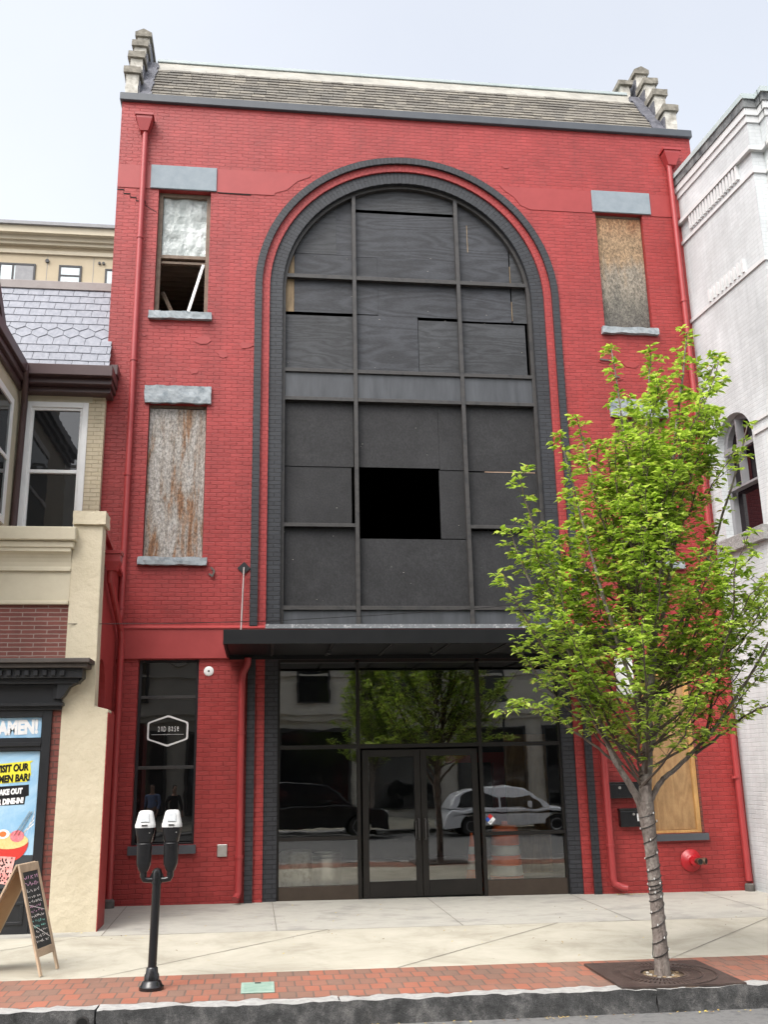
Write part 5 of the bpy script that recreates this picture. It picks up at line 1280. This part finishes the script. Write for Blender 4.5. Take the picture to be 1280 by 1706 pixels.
def copy_tree(o, parent=None):
    c = o.copy(); COL.objects.link(c); c.parent = parent
    for ch in list(o.children): copy_tree(ch, c)
    return c
t2 = copy_tree(TREE); t2.location = (2.6, -20.8, -.15); t2.rotation_euler.z = 1.9; t2.scale = (1.15, 1.15, 1.1); t2['label'] = 'leafy tree on the far pavement across the street'
def car(x, y, m, rev, label, h=1.0, length=4.8):
    rt = thing('parked_car', (x, y, road(0, -16)), label, 'car', 'cars parked across the street')
    z0 = G(x, -6.5) - .20; L = length; rt.location.z = z0
    low = [(-.50, .38), (-.485, .62), (-.47, .78), (-.44, .86), (-.25, .93), (.12, .93), (.34, .90), (.46, .80), (.495, .66), (.50, .36)]
    def arch(cx): return [(cx + .40 * math.cos(t), .34 + .42 * math.sin(t)) for t in [math.pi * i / 10 for i in range(11)]]
    prof = [(a * L, b_ * h) for a, b_ in low]
    bot = arch(.305 * L) + arch(-.30 * L)
    prof = prof + [(.5 * L - .02, .26)] + [(max(-.5 * L, px), max(.26, pz)) for px, pz in bot] + [(-.5 * L + .02, .26)]
    def place(mb):
        mb.v = [(x + a * (1 if not rev else -1), y + b_, z0 + c) for a, b_, c in mb.v]; return mb
    place(MB().poly(prof, [], -.92, .92)).build('body', m, rt, bevel=.05, seg=3, smooth=True)
    ca = [(-.46 * L, .88 * h), (-.40 * L, 1.36 * h), (-.30 * L, 1.60 * h), (-.02 * L, 1.64 * h), (.10 * L, 1.55 * h), (.27 * L, .92 * h)]
    mb = MB(); n = len(ca)
    inset = [0, .16, .24, .24, .2, .02]
    R1 = [(a, -.88 + i_, z) for (a, z), i_ in zip(ca, inset)]; R2 = [(a, .88 - i_, z) for (a, z), i_ in zip(ca, inset)]
    mb.add(R1 + R2, [tuple(range(n)), tuple(reversed(range(n, 2 * n)))] + [(i, n + i, n + (i + 1) % n, (i + 1) % n) for i in range(n)])
    place(mb).build('cabin', m, rt, bevel=.04, seg=2, smooth=True)
    mb = MB()
    for s_ in (-1, 1):
        for q in ([(-.40, .96), (-.36, 1.36), (-.29, 1.52), (-.10, 1.55), (-.10, .96)], [(-.085, .96), (-.085, 1.55), (-.01, 1.555), (.09, 1.48), (.21, .96)]):
            P_ = []
            for off in (0.012, -.02):
                for a, z in q:
                    i_ = .24 * min(1, max(0, (z - .9) / .66)) ; P_.append((a * L, s_ * (.885 - i_ * 1.0 + off), z * h))
            k = len(q); mb.add(P_, [tuple(range(k)), tuple(reversed(range(k, 2 * k)))] + [(i, (i + 1) % k, k + (i + 1) % k, k + i) for i in range(k)])
    split(place(mb), 'side_window', m_carglass, rt)
    for cx in (.305 * L, -.30 * L):
        for s_ in (-1, 1):
            wmb = MB().lathe([(.20, -.10), (.33, -.10), (.35, -.07), (.35, .07), (.33, .10), (.20, .10)], (cx, s_ * .80, .345), 24, 'y')
            wo = place(wmb).build('wheel', m_tyre, rt, smooth=True)
            place(MB().lathe([(.215, -.09), (.22, .105), (.08, .085), (.0, .10)] if s_ > 0 else [(.0, -.10), (.08, -.085), (.22, -.105), (.215, .09)], (cx, s_ * .80, .345), 20, 'y')).build('rim', m_rim, wo, smooth=True)
    split(place(MB().box(.47 * L, .497 * L, .55, .84, .64 * h, .76 * h).box(.47 * L, .497 * L, -.84, -.55, .64 * h, .76 * h)), 'headlight', m_lampglass, rt, bevel=.01)
    split(place(MB().box(.10 * L, .10 * L + .12, .93, 1.07, .98 * h, 1.12 * h).box(.10 * L, .10 * L + .12, -1.07, -.93, .98 * h, 1.12 * h)), 'mirror', m, rt, bevel=.02)
    return rt
car(.15, -17.9, m_carblack, False, 'black sport utility car parked on the far side of the street', 1.10, 5.1)
car(7.0, -17.9, m_carwhite, False, 'silver white car parked ahead of the black one', .98, 4.9)
c3 = copy_tree([o for o in COL.objects if o.name.startswith('parked_car')][-1]); c3.location = (12.9, -17.9, c3.location.z); c3['label'] = 'silver white car parked last in the far row'
LP = thing('street_lamp', (7.6, -20.2, -.1), 'black street lamp post with a bell shaded lantern across the street', 'street lamp')
MB().lathe([(.16, 0), (.16, .25), (.08, .35), (.06, .9), (.045, 4.2), (.0, 4.2)], (7.6, -20.2, -.1), 16).build('post', m_black, LP, smooth=True)
MB().lathe([(.05, 4.9), (.08, 4.75), (.22, 4.55), (.27, 4.4), (.24, 4.4), (.0, 4.6)], (7.6, -20.2, -.1), 18).build('shade', m_black, LP, smooth=True)
MB().lathe([(.05, 4.08), (.19, 4.2), (.21, 4.38), (.0, 4.39)], (7.6, -20.2, -.1), 18).build('lantern_glass', m_lampglass, LP, smooth=True)

# two people standing across the street, reflected in the narrow window
def person(x, y, rz, shirt, trousers, label, sc_=1.0):
    z0 = G(x, -6.5) - .20
    rt = thing('person', (x, y, z0), label, 'person'); rt.rotation_euler.z = rz; rt.scale = (sc_, sc_, sc_)
    def skin(nm, nodes, edges, m, root=0, sub=2):
        me = bpy.data.meshes.new(nm); me.from_pydata([n[0] for n in nodes], edges, []); me.materials.append(m)
        o = bpy.data.objects.new(nm, me); COL.objects.link(o); o.parent = rt
        sk = o.modifiers.new('skin', 'SKIN'); sk.use_smooth_shade = True
        for i, n in enumerate(nodes):
            v = me.skin_vertices[0].data[i]; r = n[1]; v.radius = r if isinstance(r, tuple) else (r, r); v.use_root = (i == root)
        s_ = o.modifiers.new('sub', 'SUBSURF'); s_.levels = sub; s_.render_levels = sub; return o
    N_ = [((0, 0, .95), (.15, .11)), ((0, 0, 1.12), (.13, .10)), ((0, .01, 1.32), (.17, .11)), ((0, .01, 1.44), (.13, .08)), ((0, 0, 1.52), .055), ((0, -.01, 1.60), (.070, .085)), ((0, -.012, 1.67), (.078, .095)), ((0, 0, 1.735), (.055, .07))]
    E_ = [(i, i + 1) for i in range(7)]
    def chain(start, pts):
        p = start
        for q in pts: N_.append(q); E_.append((p, len(N_) - 1)); p = len(N_) - 1
        return p
    for s_ in (-1, 1):
        chain(0, [((s_ * .10, 0, .86), .085), ((s_ * .11, -.01, .50), .058), ((s_ * .115, 0, .28), .052), ((s_ * .12, .01, .08), .04), ((s_ * .13, -.13, .03), .035)])
        h_ = chain(3, [((s_ * .19, .01, 1.42), .055), ((s_ * .24, .01, 1.14), .043), ((s_ * .23, -.11, .93), .032), ((s_ * .225, -.15, .86), (.032, .018))])
        for k, (dx, ln_) in enumerate(((-.03, .07), (-.01, .085), (.01, .08), (.028, .062))):
            chain(h_, [((s_ * .225 + dx, -.175, .82), .009), ((s_ * .225 + dx, -.175 + .01 * k, .82 - ln_ * .6), .008)])
        chain(h_, [((s_ * .19, -.185, .87), .010), ((s_ * .18, -.21, .84), .009)])
    body = skin('body', N_, E_, m_skin)
    S = [((0, 0, .93), (.165, .125)), ((0, 0, 1.12), (.15, .118)), ((0, .01, 1.32), (.19, .128)), ((0, .01, 1.43), (.14, .09)), ((.20, .01, 1.42), .068), ((.245, .01, 1.14), .056), ((.235, -.10, .96), .042), ((-.20, .01, 1.42), .068), ((-.245, .01, 1.14), .056), ((-.235, -.10, .96), .042)]
    skin('shirt', S, [(0, 1), (1, 2), (2, 3), (3, 4), (4, 5), (5, 6), (3, 7), (7, 8), (8, 9)], shirt)
    Tn = [((0, 0, .97), (.16, .122)), ((.105, 0, .85), .10), ((.115, -.01, .50), .074), ((.12, .01, .09), .06), ((-.105, 0, .85), .10), ((-.115, -.01, .50), .074), ((-.12, .01, .09), .06)]
    skin('trousers', Tn, [(0, 1), (1, 2), (2, 3), (0, 4), (4, 5), (5, 6)], trousers)
    skin('hair', [((0, .02, 1.66), (.082, .09)), ((0, .01, 1.735), (.075, .085)), ((0, .01, 1.765), (.04, .05))], [(0, 1), (1, 2)], m_hair)
    face = MB(); face.lathe([(.001, -.02), (.014, 0), (.010, .03), (.001, .045)], (0, -.10, 1.625), 8)
    fo = bpy.data.objects; me_ = face.build('nose', m_skin, None); me_.parent = rt
    eyes = MB(); eyes.lathe([(.001, -.008), (.009, 0), (.001, .008)], (.03, -.095, 1.665), 8).lathe([(.001, -.008), (.009, 0), (.001, .008)], (-.03, -.095, 1.665), 8); eo = eyes.build('eyes', m_void, None); eo.parent = rt
    return rt
person(-5.05, -16.7, math.pi + .35, m_shirtblue, m_trouser, 'person in a blue shirt and dark trousers standing across the street', 1.02)
person(-4.35, -16.6, math.pi - .4, m_shirtblack, m_trousergrey, 'person in a black shirt and grey trousers standing across the street', .98)

# ------------------------------------------------------------------ light, sky, camera
EL, AZ = R(55), R(222)        # high, behind the camera and a little to the left
wd = bpy.data.worlds.new('World'); sc.world = wd; wd.use_nodes = True
nt = wd.node_tree; nt.nodes.clear()
sky = nt.nodes.new('ShaderNodeTexSky'); sky.sky_type = 'NISHITA'; sky.sun_disc = False
sky.sun_elevation = EL; sky.sun_rotation = AZ; sky.air_density = 1.2; sky.dust_density = 6.; sky.ozone_density = 1.5
hs = nt.nodes.new('ShaderNodeHueSaturation'); hs.inputs['Saturation'].default_value = .30; hs.inputs['Value'].default_value = 1.44
bg = nt.nodes.new('ShaderNodeBackground'); bg.inputs['Strength'].default_value = .15
wo = nt.nodes.new('ShaderNodeOutputWorld')
nt.links.new(sky.outputs[0], hs.inputs['Color']); tcw = nt.nodes.new('ShaderNodeTexCoord'); cn = nt.nodes.new('ShaderNodeTexNoise'); cn.inputs['Scale'].default_value = 2.2; cn.inputs['Detail'].default_value = 6
nt.links.new(tcw.outputs['Generated'], cn.inputs['Vector'])
nt.links.new(mixc(nt, 1., hs.outputs[0], ramp(nt, cn.outputs['Fac'], [(.3, (.95, .96, .98)), (.7, (1.05, 1.045, 1.03))]), 'MULTIPLY'), bg.inputs['Color']); nt.links.new(bg.outputs[0], wo.inputs['Surface'])
sl_ = bpy.data.lights.new('sun', 'SUN'); sl_.energy = .5; sl_.angle = R(35); sl_.color = (1., .97, .93)
so = bpy.data.objects.new('sun', sl_); COL.objects.link(so)
# direction to the sun: rotation measured like the sky texture's (0 = +Y, clockwise seen from above)
dv = Vector((math.sin(AZ) * math.cos(EL), math.cos(AZ) * math.cos(EL), math.sin(EL)))
so.rotation_euler = dv.to_track_quat('Z', 'Y').to_euler()
cam = bpy.data.cameras.new('camera'); co = bpy.data.objects.new('camera', cam); COL.objects.link(co)
yaw, pit, rol, f = .13103, .25933, -.0197, 1600.
cyw, syw, cp, spp = math.cos(yaw), math.sin(yaw), math.cos(pit), math.sin(pit)
r_ = Vector((cyw, -syw, 0)); fw = Vector((syw * cp, cyw * cp, spp)); u_ = r_.cross(fw)
r2 = r_ * math.cos(rol) + u_ * math.sin(rol); u2 = -r_ * math.sin(rol) + u_ * math.cos(rol)
mat = Matrix((r2, u2, -fw)).transposed().to_4x4(); mat.translation = (-1.66586, -16.08245, 2.02517)
co.matrix_world = mat
cam.sensor_fit = 'HORIZONTAL'; cam.sensor_width = 36; cam.lens = 36 * f / 1280; cam.clip_end = 3000; cam.clip_start = .05
sc.camera = co
vs_ = sc.view_settings; vs_.view_transform = 'Standard'; vs_.look = 'None'; vs_.gamma = 1; vs_.exposure = .78; vs_.use_curve_mapping = False
sc.render.film_transparent = False
sc.cycles.max_bounces = 8; sc.cycles.transparent_max_bounces = 12
